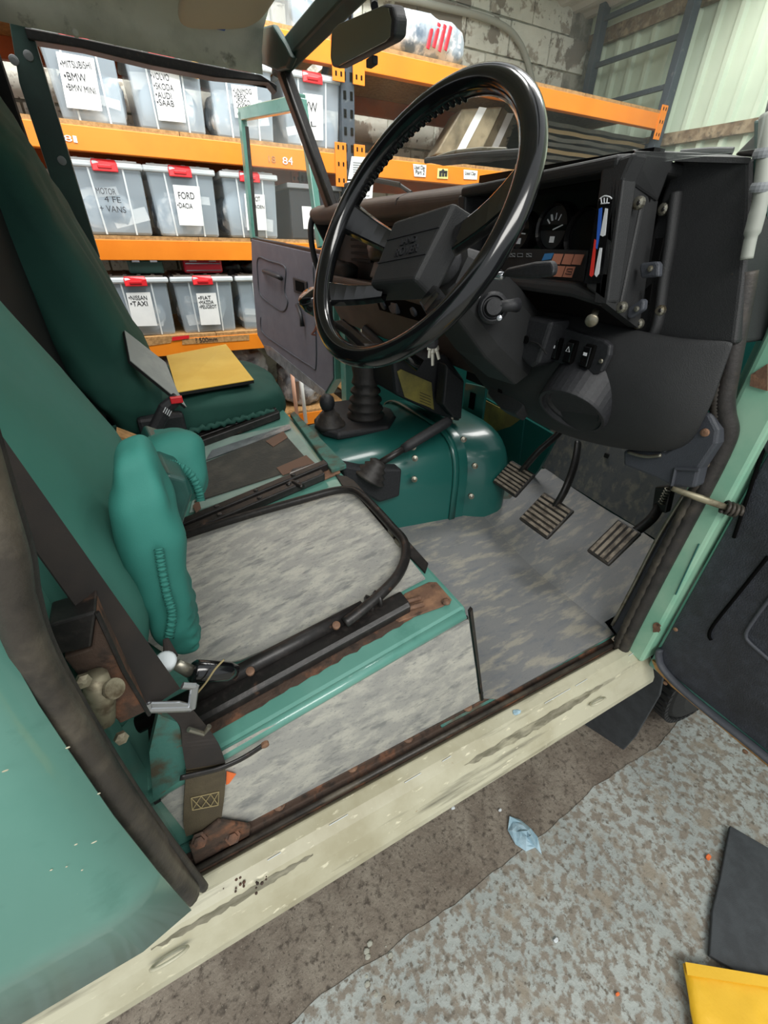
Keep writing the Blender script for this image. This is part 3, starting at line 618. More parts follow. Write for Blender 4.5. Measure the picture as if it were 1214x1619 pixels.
# bent tube of the seat frame
pts = [((545, 985), .034), ((575, 962), .034), ((606, 935), .032), ((630, 908), .026), ((641, 880), .02), ((638, 855), .018), ((620, 834), .018), ((595, 806), .018), ((573, 784), .02), ((555, 775), .02), ((528, 776), .02), ((480, 789), .018), ((420, 806), .016), ((360, 824), .016), ((280, 850), .016)]
m = MB(); m.tube(spline([on(p_, h) for p_, h in pts], 5), .0085, 'black_metal', 12); m.build('seat_frame_tube', car, smooth=True, label='bent black tube with rust where the paint is worn')
# ---- centre section
cs = None
m = MB(); m.slab([on(q, .002) for q in ((300, 812), (512, 742), (457, 672), (325, 700), (318, 740))], EZ*.003, 'tape_pale'); cs = m.build('centre_panel', sbx)
m = MB(); m.slab([on(q, .006) for q in ((308, 795), (492, 735), (445, 682), (325, 733))], EZ*.003, 'pad_dark'); m.build('panel_pad', cs)
for pts_, mt in ((((325, 728), (335, 712), (458, 671), (460, 678), (420, 693)), 'tape_silver'), (((455, 755), (462, 742), (505, 731), (507, 740), (495, 752)), 'tape_silver'), (((437, 740), (447, 752), (498, 733), (484, 720)), 'tape_brown'), (((420, 698), (432, 707), (455, 692), (448, 682)), 'tape_brown'), (((305, 800), (310, 812), (318, 804), (314, 790)), 'tape_brown')):
    m = MB(); P_ = [on(q, .0095) for q in pts_]; m.slab(P_, EZ*.0012, mt); m.build('tape_strip', cs)
# green capping between seat box and tunnel
m = MB(); m.slab([on(q, .004) for q in ((459, 660), (466, 656), (548, 741), (524, 750))], EZ*.012, 'paint_dirty'); m.build('capping', sbx, bevel=.002)
# far runners beside the passenger seat
for dy in (.93, .965):
    m = MB(); m.slab([SB(-.42, dy-.012, .002), SB(-.42, dy-.012, .026), SB(-.42, dy+.012, .026), SB(-.42, dy+.012, .002)], SB(-.03, 0)-SB(-.42, 0), 'black_metal'); m.build('runner', sbx, bevel=.003)
m = MB(); m.tube(spline([SB(-.30, .97, .02), SB(-.06, .98, .022), SB(-.01, 1.02, .024), SB(0, 1.1, .024), SB(0, 1.3, .024), SB(-.04, 1.39, .024), SB(-.3, 1.4, .02)], 6), .010, 'black_metal', 10); m.build('seat_frame_tube', sbx, smooth=True)

# ---- footwell floor and mats
def zf(x, y):
    s = max(0, min(1, (y-.2)/.45)); s = s*s*(3-2*s); k = max(0, x-.46)
    return .560+.062*s+k*.37
def fpt(px, py):                                  # where a picture position meets the footwell floor
    q = ray(px, py); lo, hi = .2, 3
    for _ in range(50):
        t = (lo+hi)/2; v = CAM+q*t
        if v.z > zf(v.x, v.y): lo = t
        else: hi = t
    return CAM+q*lo
m = MB(); rows = []
for i in range(24):
    x = -.02+i*(.80/23); rows.append([Vector((x, -.012+j*(.75/20), zf(x, -.012+j*(.75/20))-.006)) for j in range(21)])
m.grid(rows, 'paint_dirty'); m.build('footwell_floor', car, smooth=True, solid=.003)
fm = thing('trim_mat', (.35, .25, .56), 'large grey marbled vinyl mat on the driver footwell floor', 'mat', 'grey marbled vinyl mats')
outline = [fpt(*q) for q in ((764, 1105), (785, 1106), (972, 1002), (955, 985), (972, 975), (1000, 930), (1040, 860), (1000, 832), (950, 801), (904, 772), (862, 742), (850, 745), (806, 790), (760, 792), (720, 785), (662, 779), (610, 800), (560, 800), (620, 850), (700, 930))]
# triangulated sheet following the floor: grid clipped to the outline
from mathutils.geometry import delaunay_2d_cdt
ed = []; dens = []
for i, q in enumerate(outline):
    r_ = outline[(i+1) % len(outline)]; n = max(1, int((r_-q).length/.03))
    for k in range(n): p_ = q.lerp(r_, k/n); dens.append(Vector((p_.x, p_.y)))
nb = len(dens); ins = []
def inside(p, poly):
    c = False; n = len(poly)
    for i in range(n):
        a, b = poly[i], poly[i-1]
        if (a.y > p.y) != (b.y > p.y) and p.x < (b.x-a.x)*(p.y-a.y)/(b.y-a.y)+a.x: c = not c
    return c
for i in range(30):
    for j in range(28):
        p_ = Vector((-.02+i*.03, -.02+j*.03))
        if inside(p_, dens): ins.append(p_)
rv, re, rf = delaunay_2d_cdt(dens+ins, [(i, (i+1) % nb) for i in range(nb)], [], 1, 1e-6)[:3]
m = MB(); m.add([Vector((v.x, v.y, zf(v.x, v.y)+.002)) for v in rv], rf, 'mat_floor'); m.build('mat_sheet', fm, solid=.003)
# toe board behind the pedals
kx = .72
A, B = V(862, 742, X=kx), V(998, 831, X=kx)
tb = thing('trim_mat', (kx, .3, .65), 'dark grey vinyl mat on the upright toe board behind the pedals', 'mat', 'grey marbled vinyl mats')
P_ = [fpt(*q)+Vector((.004, 0, .004)) for q in ((850, 735), (904, 772), (998, 831), (1040, 858))]
ext = [Vector((.05, 0, .42))]*4
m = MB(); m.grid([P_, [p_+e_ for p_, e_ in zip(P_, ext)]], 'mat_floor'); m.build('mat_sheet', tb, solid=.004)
for px, py in ((941, 748), (932, 738), (960, 720), (938, 720)):
    q = V(px, py, X=P_[1].x+.02); m = MB(); m.box((q.x-.006, q.y-.006, q.z-.006), (q.x+.004, q.y+.006, q.z+.006), 'black_metal'); m.build('fixing_slot', tb)
m = MB(); P2 = [p_+Vector((.008, 0, -.01)) for p_ in P_]; P2[0].y += .4; P2[-1].y -= .3
m.grid([P2, [p_+Vector((.06, 0, .7)) for p_ in P2]], 'paint_shaded'); m.build('bulkhead', car, solid=.004)

# ---- transmission tunnel and bell housing
tn = None
m = MB()
n = 18; rows = []
for i in range(9):                                     # arched tunnel
    x = -.005+i*.05; hw = .19+i*.006; zt_ = .835+i*.004; rows.append([])
    for j in range(n+1):
        a = math.pi*j/n; yy = .735-math.copysign(abs(math.cos(a))**.45, math.cos(a))*hw; zz = .56+(zt_-.56)*abs(math.sin(a))**.35
        rows[-1].append(Vector((x, yy, zz)))
m.grid(rows, 'paint_shaded'); tn = m.build('transmission_tunnel', car, smooth=True)
m = MB(); rows = []
for i in range(15):                                    # bell housing bulge ahead of the tunnel
    k = i/14; x = .36+k*.20; hw = .215+.06*math.sin(min(1, k*1.25)*math.pi/2); zt_ = .85+.02*k; sh = 1-.22*max(0, (k-.72)/.28)**2
    rows.append([])
    for j in range(n+1):
        t_ = math.pi*j/n; yy = .735-math.copysign(abs(math.cos(t_))**.5, math.cos(t_))*hw*sh; zz = .56+(zt_-.56)*abs(math.sin(t_))**.42*(1-.12*max(0, (k-.72)/.28)**2)
        rows[-1].append(Vector((x, yy, zz)))
m.grid(rows, 'paint_shaded'); m.add(rows[0], [tuple(range(n+1))], 'paint_shaded'); m.add(rows[-1], [tuple(range(n+1))], 'paint_shaded'); bh = m.build('bell_housing', car, smooth=False, bevel=.004)
for p_ in bh.data.polygons:
    if len(p_.vertices) == 4: p_.use_smooth = True
m = MB(); rows = []
for x in (.345, .365):
    rows.append([])
    for j in range(n+1):
        a = math.pi*j/n; yy = .735-math.copysign(abs(math.cos(a))**.45, math.cos(a))*.236; rows[-1].append(Vector((x, yy, .56+.31*abs(math.sin(a))**.35)))
m.grid(rows, 'paint_shaded'); m.build('joint_flange', tn, solid=.006, smooth=True)
for px, py, Y in ((655, 758, .50), (653, 707, .50), (733, 695, .5), (751, 737, .46), (745, 785, .45), (656, 725, .5)):
    q = V(px, py, Y=Y); m = MB(); m.lathe(q, (-.5, -1, .3), [(.008, -.01), (.008, .002), (.0045, .003), (.0045, .005), (.001, .006)], 'steel', 14); m.build('bolt', tn, smooth=False)
# bracket plate and yellow patch beyond
m = MB(); m.slab([V(x, y, X=.60) for x, y in ((735, 605), (768, 612), (757, 700), (745, 720), (728, 670))], (.01, 0, 0), 'paint_shaded'); pl = m.build('bracket_plate', car, bevel=.003)
q = V(746, 634, X=.598); m = MB(); m.obox(q, EX, EY, EZ, .002, .014, .028, 'void'); m.build('slot', pl, bevel=.006)
m = MB(); m.slab([V(x, y, X=.655) for x, y in ((764, 628), (828, 664), (815, 780), (752, 775), (750, 700))], (.01, 0, 0), 'paint_shaded'); p2 = m.build('bracket_plate', car)
m = MB(); m.slab([V(x, y, X=.654) for x, y in ((766, 632), (824, 662), (808, 674), (778, 684), (758, 680))], (-.002, 0, 0), 'yellow_paint'); m.build('yellow_patch', p2)
m = MB(); m.slab([V(x, y, X=.66) for x, y in ((828, 660), (880, 690), (850, 745), (812, 790))], (.01, 0, 0), 'paint_shaded'); m.build('bracket_plate', car)
m = MB(); m.box((.90, -.06, .50), (.92, 1.48, 1.38), 'paint_shaded'); m.build('bulkhead_closure', car)  # unseen closing wall, added to keep front light out of the footwells
m = MB(); m.box((.49, -.022, .54), (.90, -.012, 1.38), 'black_matt'); m.build('footwell_side', car)  # dark side panel, added with it to darken the footwell
m = MB(); m.box((.06, .94, .545), (.90, 1.44, .556), 'paint_dirty'); m.build('footwell_floor', car)
m = MB(); m.box((.56, 1.43, .545), (.90, 1.45, 1.38), 'paint_shaded'); m.build('footwell_side', car)
# ---- gear levers
def at(px, py, Y): return V(px, py, Y=Y)
gb = at(560, 690, .745); gz = gb.z
m = MB(); P_ = [V(x, y, Z=.842) for x, y in ((497, 672), (510, 690), (535, 697), (615, 684), (626, 668), (618, 655), (560, 640), (520, 645))]
m.slab(P_, EZ*.022, 'black_plastic'); gp = m.build('gaiter_plate', car, bevel=.008, seg=3)
c = V(578, 660, Z=.86); prof = [(.052, 0), (.058, .012)]
for k in range(4): r0 = .052-.004*k; prof += [(r0-.008, .02+k*.026), (r0+.002, .03+k*.026), (r0, .036+k*.026)]
prof += [(.036, .128), (.040, .15), (.036, .20), (.020, .21), (.012, .215)]
m = MB(); m.lathe(c, EZ+EX*.0, prof, 'rubber', 28); m.build('gear_gaiter', car, smooth=True, label='black rubber gaiter with folds')
kn = V(493, 474, Y=.66); m = MB(); top = c+EZ*.2
m.tube(spline([top, top.lerp(kn, .4)+EZ*.0, kn+Vector((.03, 0, -.04)), kn], 6), .008, 'black_metal', 10); gl = m.build('gear_lever', car, smooth=True)
ax = (kn-top).normalized()
m = MB(); m.lathe(kn, Vector((-.5, -.1, .85)), [(.012, -.036), (.018, -.03), (.028, -.01), (.030, .006), (.027, .014), (.020, .018)], 'black_gloss', 24)
m.build('gear_knob', gl, smooth=True)
m = MB(); m.lathe(kn, Vector((-.5, -.1, .85)), [(.029, .005), (.0300, .007), (.029, .009)], 'black_plastic', 24); m.build('knob_ring', gl, smooth=True)
c = V(522, 672, Z=.862); m = MB(); m.lathe(c, EZ, [(.046, -.004), (.044, .008), (.036, .012), (.034, .02), (.030, .022), (.029, .032), (.020, .036), (.014, .05)], 'rubber', 24); tg = m.build('transfer_gaiter', car, smooth=True)
m = MB(); kk = V(517, 635, Y=c.y); m.tube([c+EZ*.03, kk], .007, 'black_metal', 8); tl = m.build('transfer_lever', car, smooth=True)
m = MB(); m.lathe(kk, EZ, [(.008, -.026), (.016, -.022), (.021, -.010), (.022, 0), (.019, .012), (.010, .02), (.002, .022)], 'black_plastic', 20); m.build('transfer_knob', tl, smooth=True)
# ---- handbrake
a, b = at(580, 745, .50), at(712, 664, .50)
m = MB(); d_ = (b-a).normalized(); nrm = d_.cross(EY).normalized()
m.tube([a+d_*.03, a.lerp(b, .5)], .009, 'black_metal', 10); hb = m.build('handbrake', car, smooth=True)
m = MB(); m.tube([a.lerp(b, .42), a.lerp(b, .5), b-d_*.01, b], [.011, .0135, .014, .010], 'black_plastic', 12); m.build('grip', hb, smooth=True)
m = MB(); m.lathe(b, d_, [(.004, 0), (.004, .008), (.001, .009)], 'steel', 10); m.build('release_button', hb)
m = MB(); rows = []
for k in range(9):
    t_ = k/8; q = at(600-t_*18, 728+t_*30, .50); r_ = .016+.028*t_+(.004 if k % 2 else -.003); rows.append((q, r_))
m.tube([q for q, r_ in rows], [r_ for q, r_ in rows], 'rubber', 14); m.build('handbrake_boot', hb, smooth=True)
m = MB(); m.slab([at(x, y, .50) for x, y in ((540, 735), (548, 765), (600, 795), (632, 785), (636, 742), (575, 742))], (0, .04, 0), 'black_plastic'); m.build('handbrake_plate', hb, bevel=.006)
# ---- pedals
def pedal(px, X, arm, name, hb_=.04, w_=.036, tilt=.75, ribs=7, yaw=0.0, long_=False):
    c = V(px[0], px[1], X=X); n_ = Vector((-math.cos(tilt), -.05+yaw, math.sin(tilt))).normalized(); a_ = EY.copy(); a_ = (a_-n_*a_.dot(n_)).normalized(); b_ = n_.cross(a_)
    if b_.z < 0: b_ = -b_
    m = MB(); m.obox(c, a_, b_, n_, w_, hb_, .006, 'rubber'); pd = m.build(name, car, bevel=.004)
    for k in range(ribs):
        m = MB(); (m.obox(c+a_*((k+.5)/ribs*2-1)*w_*.92+n_*.007, a_, b_, n_, w_/ribs*.55, hb_*.9, .0025, 'tread') if long_ else m.obox(c+b_*((k+.5)/ribs*2-1)*hb_*.92+n_*.007, a_, b_, n_, w_*.92, hb_/ribs*.55, .0025, 'tread')); m.build('tread_rib', pd, bevel=.001)
    m = MB(); m.tube(spline([c-n_*.004+b_*hb_*.6]+[V(x, y, X=xx) for x, y, xx in arm], 6), .013, 'black_metal', 8, flat=.6); m.build('pedal_arm', pd, smooth=True); return pd
pedal((812, 757), .50, ((850, 715, .54), (880, 688, .58), (895, 670, .6)), 'clutch_pedal', .042, .047, .8)
pedal((863, 815), .48, ((893, 775, .52), (908, 735, .56), (914, 700, .6)), 'brake_pedal', .050, .050, .85)
pedal((970, 858), .50, ((1000, 843, .54), (1030, 820, .57), (1045, 795, .6)), 'throttle_pedal', .052, .030, .9, 4, long_=True)
m = MB(); m.slab([V(x, y, X=.585) for x, y in ((1035, 770), (1062, 768), (1052, 812), (1030, 806))], (.02, 0, 0), 'black_metal'); pb = m.build('throttle_bracket', car, bevel=.003)
m = MB(); q = V(1050, 785, X=.58); m.tube([q+EZ*(.02-.04*k/24)+Vector((.006*math.cos(k*1.6), .006*math.sin(k*1.6), 0)) for k in range(25)], .0016, 'steel', 6); m.build('return_spring', pb, smooth=True)
# ---- steering wheel
th, ph = math.radians(30.7), math.radians(-7.96)
wn = Vector((-math.cos(th)*math.cos(ph), math.cos(th)*math.sin(ph), math.sin(th))); wc = Vector((.03, .286, 1.338))
wa = wn.cross(EZ).normalized(); wb = wa.cross(wn)
def WP(a, b, h=0): return wc+wa*a+wb*b+wn*h
def WI(px, py, h):                       # picture position on the wheel plane
    q = ray(px, py); o = wc+wn*h; X = CAM+q*((o-CAM).dot(wn)/q.dot(wn)); return X
m = MB(); path = [WP(.1915*math.cos(t), .1915*math.sin(t)) for t in [2*math.pi*k/96 for k in range(96)]]
m.tube(path, .0158, 'black_gloss', 16, closed=True, side=wn); sw = m.build('steering_wheel', car, smooth=True, label='glossy black four spoke steering wheel')
HB = -.022
for k in range(40):                      # finger grips moulded inside the rim
    t = math.radians(20+k*3.6) if k < 20 else math.radians(200+(k-20)*3.6)
    m = MB(); q = WP(.1785*math.cos(t), .1785*math.sin(t), -.003); m.pillow(q, (wa*math.cos(t)+wb*math.sin(t), wb*math.cos(t)-wa*math.sin(t), wn), (.003, .0055, .010), 'black_gloss', e=.9, nu=10, nv=6)
    m.build('finger_grip', sw, smooth=True)
for p0, p1, h1, w0, w1 in (((.052, -.004), (.182, .022), .0, .017, .026), ((.045, -.075), (.150, -.108), .0, .015, .022), ((-.062, .010), (-.176, .062), .0, .022, .030), ((-.06, -.07), (-.150, -.112), .0, .018, .022)):
    a, b = WP(*p0, HB-.02), WP(*p1, h1-.004); d_ = (b-a).normalized(); s_ = wn.cross(d_).normalized(); m = MB(); rows = []
    for k in range(7):
        f_ = k/6; q = a.lerp(b, f_)-wn*.006*math.sin(f_*math.pi); hw = w0+(w1-w0)*f_**2; rows.append([q-s_*hw-wn*.006, q-s_*hw*.8+wn*.005, q+s_*hw*.8+wn*.005, q+s_*hw-wn*.006, q-s_*hw-wn*.006])
    m.grid(rows, 'black_gloss'); m.build('spoke', sw, bevel=.002, smooth=False)
F_ = [WI(x, y, HB) for x, y in ((622, 349), (718, 318), (655, 443), (583, 449))]
m = MB(); cen = sum(F_, Vector())/4; Bk = [cen+(q-cen)*1.12-wn*.045 for q in F_]
m.add(F_+Bk, [(0,1,2,3),(7,6,5,4),(0,4,5,1),(1,5,6,2),(2,6,7,3),(3,7,4,0)], 'dash_plastic'); hp = m.build('horn_pad', sw, bevel=.006, seg=3)
e1 = F_[1]-F_[0]; e2 = F_[3]-F_[0]
P_ = lambda s, t: F_[0].lerp(F_[1], s).lerp(F_[3].lerp(F_[2], s), t)
m = MB(); m.slab([P_(.03, .30), P_(.97, .30), P_(.97, .32), P_(.03, .32)], wn*.0015, 'black_plastic'); m.build('pad_crease', hp)
m = MB(); m.slab([P_(.03, .66), P_(.97, .64), P_(.97, .66), P_(.03, .68)], wn*.0015, 'black_plastic'); m.build('pad_crease', hp)
fit_text('LAND', 'embossed_lettering', hp, P_(.38, .46)+wn*.0012, P_(.66, .45)+wn*.0012, .010, 'black_plastic', upv=-e2, depth=.0012)
fit_text('ROVER', 'embossed_lettering', hp, P_(.36, .62)+wn*.0012, P_(.78, .60)+wn*.0012, .013, 'black_plastic', upv=-e2, depth=.0012)
m = MB(); m.tube([WP(0, 0, -.15), WP(0, 0, -.06)], .03, 'black_plastic', 16); m.build('hub', sw, smooth=True)
# ---- column shroud, ignition, stalk
axn = -wn
m = MB(); rows = []
for t_, ha, hb2, dn in ((.10, .036, .034, 0), (.13, .05, .052, -.008), (.24, .055, .065, -.016), (.36, .055, .065, -.02)):
    c = WP(0, dn, -t_); rows.append([c+wa*(ha*x_)+wb*(hb2*y_) for x_, y_ in ((-1,-.6),(-1,.6),(-.7,1),(.7,1),(1,.6),(1,-.6),(.7,-1),(-.7,-1),(-1,-.6))])
m.grid(rows, 'dash_plastic'); m.add(rows[0][:-1], [tuple(range(8))], 'dash_plastic'); col = m.build('column_shroud', car, bevel=.004)
ig = V(779, 487, X=.17); axi = Vector((-.55, -.8, .2)).normalized()
m = MB(); m.lathe(ig, axi, [(.024, -.02), (.024, .004), (.020, .008), (.018, .008), (.016, .004), (.014, .004), (.012, .02)], 'black_plastic', 24); il = m.build('ignition_lock', col, smooth=False)
m = MB(); m.tube([ig+axi*.01, ig+axi*.03+EX*.03, ig+axi*.03+EX*.045], [.009, .009, .011], 'black_plastic', 10); m.build('lock_lever', il, smooth=True)
q = V(789, 503, X=.16); m = MB(); m.lathe(q, axi, [(.004, 0), (.004, .003), (.001, .004)], 'chrome', 10); m.build('screw', col)
a, b = V(765, 434, X=.13), V(868, 420, X=.15)
st = [V(x, y, X=.12) for x, y in ((772, 436), (782, 437))]
m = MB(); m.tube([V(768, 432, X=.14), V(775, 437, X=.13), V(795, 436, X=.125)], .005, 'chrome', 10); stk = m.build('indicator_stalk', col, smooth=True)
m = MB(); P_ = [V(x, y, X=.12) for x, y in ((790, 437), (800, 424), (845, 414), (872, 412), (877, 422), (874, 437), (842, 441), (815, 440))]
m.slab(P_, (.018, .01, 0), 'black_plastic'); m.build('stalk_paddle', stk, bevel=.005, seg=3)
# keys hang from the column
kt = thing('key_bunch', V(684, 530, Y=.33), 'small bunch of keys hanging below the steering column', 'keys')
m = MB(); q = V(684, 528, Y=.33); m.tube([q+Vector((.008*math.cos(t), 0, .010*math.sin(t))) for t in [k*.5236 for k in range(12)]], .0014, 'key_metal', 6, closed=True); m.build('ring', kt, smooth=True)
m = MB(); m.pillow(V(683, 542, Y=.33), (EX, EY, EZ), (.012, .006, .011), 'black_plastic', e=.6, nu=12, nv=8); m.build('fob', kt, smooth=True)
for px, py, px2, py2 in ((680, 548, 678, 566), (684, 549, 684, 578), (689, 548, 694, 568)):
    a, b = V(px, py, Y=.328), V(px2, py2, Y=.325); m = MB(); m.tube([a, a.lerp(b, .3), a.lerp(b, .35), b], [.006, .006, .0035, .003], 'key_metal', 8, flat=.35); m.build('key', kt)

# ---- dashboard
dash = bpy.data.objects.new('dashboard', None)
XD = .30
m = MB(); prof = [(XD, 1.412), (XD-.006, 1.398), (XD, 1.375), (XD+.02, 1.366), (XD+.05, 1.366), (.50, 1.385), (.50, 1.43), (XD+.03, 1.424)]
m.slab([(x, .50, z) for x, z in prof], (0, .965, 0), 'dash_brown'); dash = m.build('dashboard', car, bevel=.008, seg=3, label='black padded dashboard with instrument binnacle')
for y_ in (1.12, .80):
    m = MB(); m.slab([(XD-.0065, y_, 1.398), (XD-.0005, y_, 1.412), (XD+.03, y_, 1.4245), (XD+.03, y_, 1.42), (XD, y_, 1.40)], (0, .006, 0), 'dash_plastic'); m.build('pad_seam', dash)
# far end cheek with grab handle
m = MB(); yE = 1.455
m.tube(spline([(XD+.01, yE, 1.395), (XD-.004, yE, 1.36), (XD-.004, yE, 1.30), (XD+.012, yE, 1.23), (XD+.035, yE, 1.205), (XD+.075, yE, 1.20)], 6), .011, 'black_plastic', 12); m.build('grab_handle', dash, smooth=True)
m = MB(); m.slab([(XD+.012, yE-.005, 1.37), (XD+.09, yE-.005, 1.23), (XD+.09, yE-.005, 1.19), (XD+.2, yE-.005, 1.19), (XD+.2, yE-.005, 1.38)], (0, .012, 0), 'black_plastic'); m.build('end_cheek', dash, bevel=.004)
# back panel behind the shelf with louvres
m = MB(); m.slab([(.40, .52, 1.20), (.40, 1.45, 1.20), (.385, 1.45, 1.372), (.385, .52, 1.372)], (.02, 0, 0), 'dash_plastic'); m.build('vent_panel', dash)
for g0 in (1.12, .62):
    for k in range(5):
        m = MB(); m.box((.380, g0, 1.258+k*.02), (.396, g0+.16, 1.266+k*.02), 'black_matt'); m.build('louvre', dash)
m = MB(); m.slab([(.33, .93, 1.222), (.33, 1.03, 1.222), (.385, 1.03, 1.36), (.385, .93, 1.36)], (.012, 0, 0), 'black_plastic'); m.build('vent_flap', dash, bevel=.006)
m = MB(); m.pillow(V(600, 398, X=.34), (EX, EY, EZ), (.03, .05, .025), 'black_metal', e=.8, wr=.01, ws=40, nu=20, nv=12); m.build('heater_cable_clamp', dash, smooth=True)
m = MB(); m.pillow(V(545, 428, X=.35), (EX, EY, EZ), (.03, .09, .03), 'black_matt', e=.7, wr=.012, ws=30, nu=20, nv=12); m.build('shelf_cloth', dash, smooth=True)
# shelf lip and slanting lower face
m = MB(); m.slab([(.315, .48, 1.212), (.31, .48, 1.195), (.40, .48, 1.03), (.43, .48, 1.03), (.43, .48, 1.20)], (0, .96, 0), 'dash_brown'); lf = m.build('lower_panel', dash, bevel=.006)
def on_lower(px, py, lift=0):
    q = ray(px, py); n_ = Vector((-.165, 0, -.09)).normalized(); n_ = Vector((-.878, 0, -.478)); o = Vector((.31, 0, 1.195))+n_*lift
    return CAM+q*((o-CAM).dot(n_)/q.dot(n_))
m = MB(); m.slab([on_lower(x, y, .001) for x, y in ((594, 473), (600, 490), (680, 513), (690, 502), (688, 490), (640, 475))], (.004, 0, 0), 'void'); rd = m.build('radio_recess', lf)
for px, py in ((607, 482), (621, 488), (655, 492)):
    m = MB(); m.lathe(on_lower(px, py, .002), (-.88, 0, -.48), [(.013, 0), (.013, .006), (.009, .008)], 'grey_trim', 14); m.build('socket', rd)
m = MB(); q = on_lower(625, 487, .004); m.obox(q, EY, EX, EZ, .018, .008, .014, 'grey_trim'); m.build('connector_block', rd, bevel=.003)
m = MB(); m.tube([on_lower(575, 520, .012), on_lower(610, 552, .012)], .018, 'black_plastic', 8, flat=.6); m.build('bracket', lf, bevel=.003)
m = MB(); m.slab([on_lower(x, y, .006) for x, y in ((528, 508), (540, 505), (570, 530), (600, 550), (575, 556), (545, 556))], (.02, 0, 0), 'black_plastic'); m.build('duct', lf, bevel=.004)
m = MB(); m.tube([V(618, 551, Y=.62), V(640, 560, Y=.60), V(663, 578, Y=.58)], [.014, .014, .017], 'black_gloss', 14); m.build('duct_pipe', dash, smooth=True)
m = MB(); m.tube(spline([V(x, y, Y=1.3) for x, y in ((513, 424), (506, 438), (508, 460), (505, 485), (503, 505), (497, 522), (493, 528), (500, 530))], 4), .003, 'wire', 6); m.build('loose_wire', dash, smooth=True)
m = MB(); m.tube(spline([V(x, y, Y=1.3) for x, y in ((516, 424), (510, 440), (512, 470), (508, 500), (500, 520), (492, 529))], 4), .003, 'wire', 6); m.build('loose_wire', dash, smooth=True)
# heater box and yellow label under the centre
m = MB(); m.slab([V(x, y, Y=.62) for x, y in ((620, 568), (705, 560), (735, 600), (728, 668), (688, 655), (626, 625))], (0, .2, 0), 'black_plastic'); hbx = m.build('heater_box', car, bevel=.01)
m = MB(); m.slab([V(x, y, Y=.617) for x, y in ((628, 588), (634, 584), (682, 605), (686, 648), (640, 628))], (0, .003, 0), 'yellow_paint'); m.build('yellow_label', hbx)
m = MB()
for k in range(5): a, b = V(664, 620+k*4.5, Y=.6155), V(681, 627+k*4.5, Y=.6155); m.slab([a, b, b-EZ*.0015, a-EZ*.0015], (0, .001, 0), 'ink')
m.build('label_print', hbx)
m = MB(); m.slab([V(x, y, Y=.57) for x, y in ((706, 575), (715, 585), (735, 602), (730, 664), (716, 660), (700, 640))], (0, .04, 0), 'black_plastic'); m.build('heater_flap', hbx, bevel=.006)

# ---- instrument binnacle
XB = .265; bn = None
ptl, ptr = V(735, 296, X=XB), V(1003, 240, X=XB)
m = MB()   # hood top, sloping down towards the windscreen
y0, y1 = .140, ptl.y+.01; zt0, zt1 = ptr.z, ptl.z
m.slab([(XB-.004, y0, zt0), (XB-.004, y1, zt1), (XB, y1+.003, zt1-.016), (XB, y0, zt0-.016)], (.035, 0, .004), 'dash_plastic')
m.slab([(XB+.028, y0, zt0+.004), (XB+.028, y1, zt1+.004), (.47, y1+.01, zt1-.004), (.47, y0-.01, zt0-.004), ], (0, 0, -.016), 'dash_plastic')
bn = m.build('instrument_binnacle', car, bevel=.006, seg=3)
m = MB(); m.slab([(XB, y1-.012, zt1-.012), (XB, y1+.012, zt1-.012), (XB+.02, y1+.012, 1.235), (XB+.02, y1-.012, 1.235)], (.16, 0, 0), 'dash_plastic'); m.build('side_cheek', bn, bevel=.004)
m = MB(); m.box((XB+.062, y0+.0, 1.27), (XB+.085, y1+.03, max(zt0, zt1)+.012), 'dial_dark'); m.build('gauge_panel', bn)
# right column with the heater legend
RC = [V(x, y, X=XB) for x, y in ((951, 258), (1003, 240), (984, 285), (958, 480), (925, 455))]
m = MB(); m.slab(RC, (.03, .0, 0), 'dash_plastic'); m.build('binnacle_column', bn, bevel=.004)
m = MB(); m.slab([V(x, y, X=XB-.0005) for x, y in ((947, 318), (969, 316), (951, 448), (924, 448), (930, 420), (940, 350))], (-.0012, 0, 0), 'black_gloss'); lg = m.build('heater_legend', bn, label='black strip with white, blue and red slider marks')
def mark(pts, mat, name):
    m = MB(); m.slab([V(x, y, X=XB-.002) for x, y in pts], (-.0006, 0, 0), mat); m.build(name, lg)
mark(((957, 329), (961, 330), (957, 372), (953, 374), (949, 372)), 'white_print', 'white_mark'); mark(((947, 330), (952, 328), (950, 360), (944, 394), (942, 392)), 'blue_print', 'blue_mark')
mark(((940, 378), (943, 380), (938, 435), (935, 438), (932, 435)), 'red_print', 'red_mark'); mark(((948, 392), (952, 392), (947, 433), (943, 438), (940, 434)), 'white_print', 'white_mark')
m = MB(); q0 = V(947, 313, X=XB-.002)
for k in range(3): a, b = V(951+k*4, 321, X=XB-.002), V(950+k*5, 313, X=XB-.002); m.tube([a, b], .0007, 'white_print', 5)
m.tube(spline([V(x, y, X=XB-.002) for x, y in ((948, 314), (955, 310), (963, 311), (967, 314))], 4), .0008, 'white_print', 5); m.tube([V(950, 322, X=XB-.002), V(963, 321, X=XB-.002)], .0008, 'white_print', 5); m.build('demist_symbol', lg)
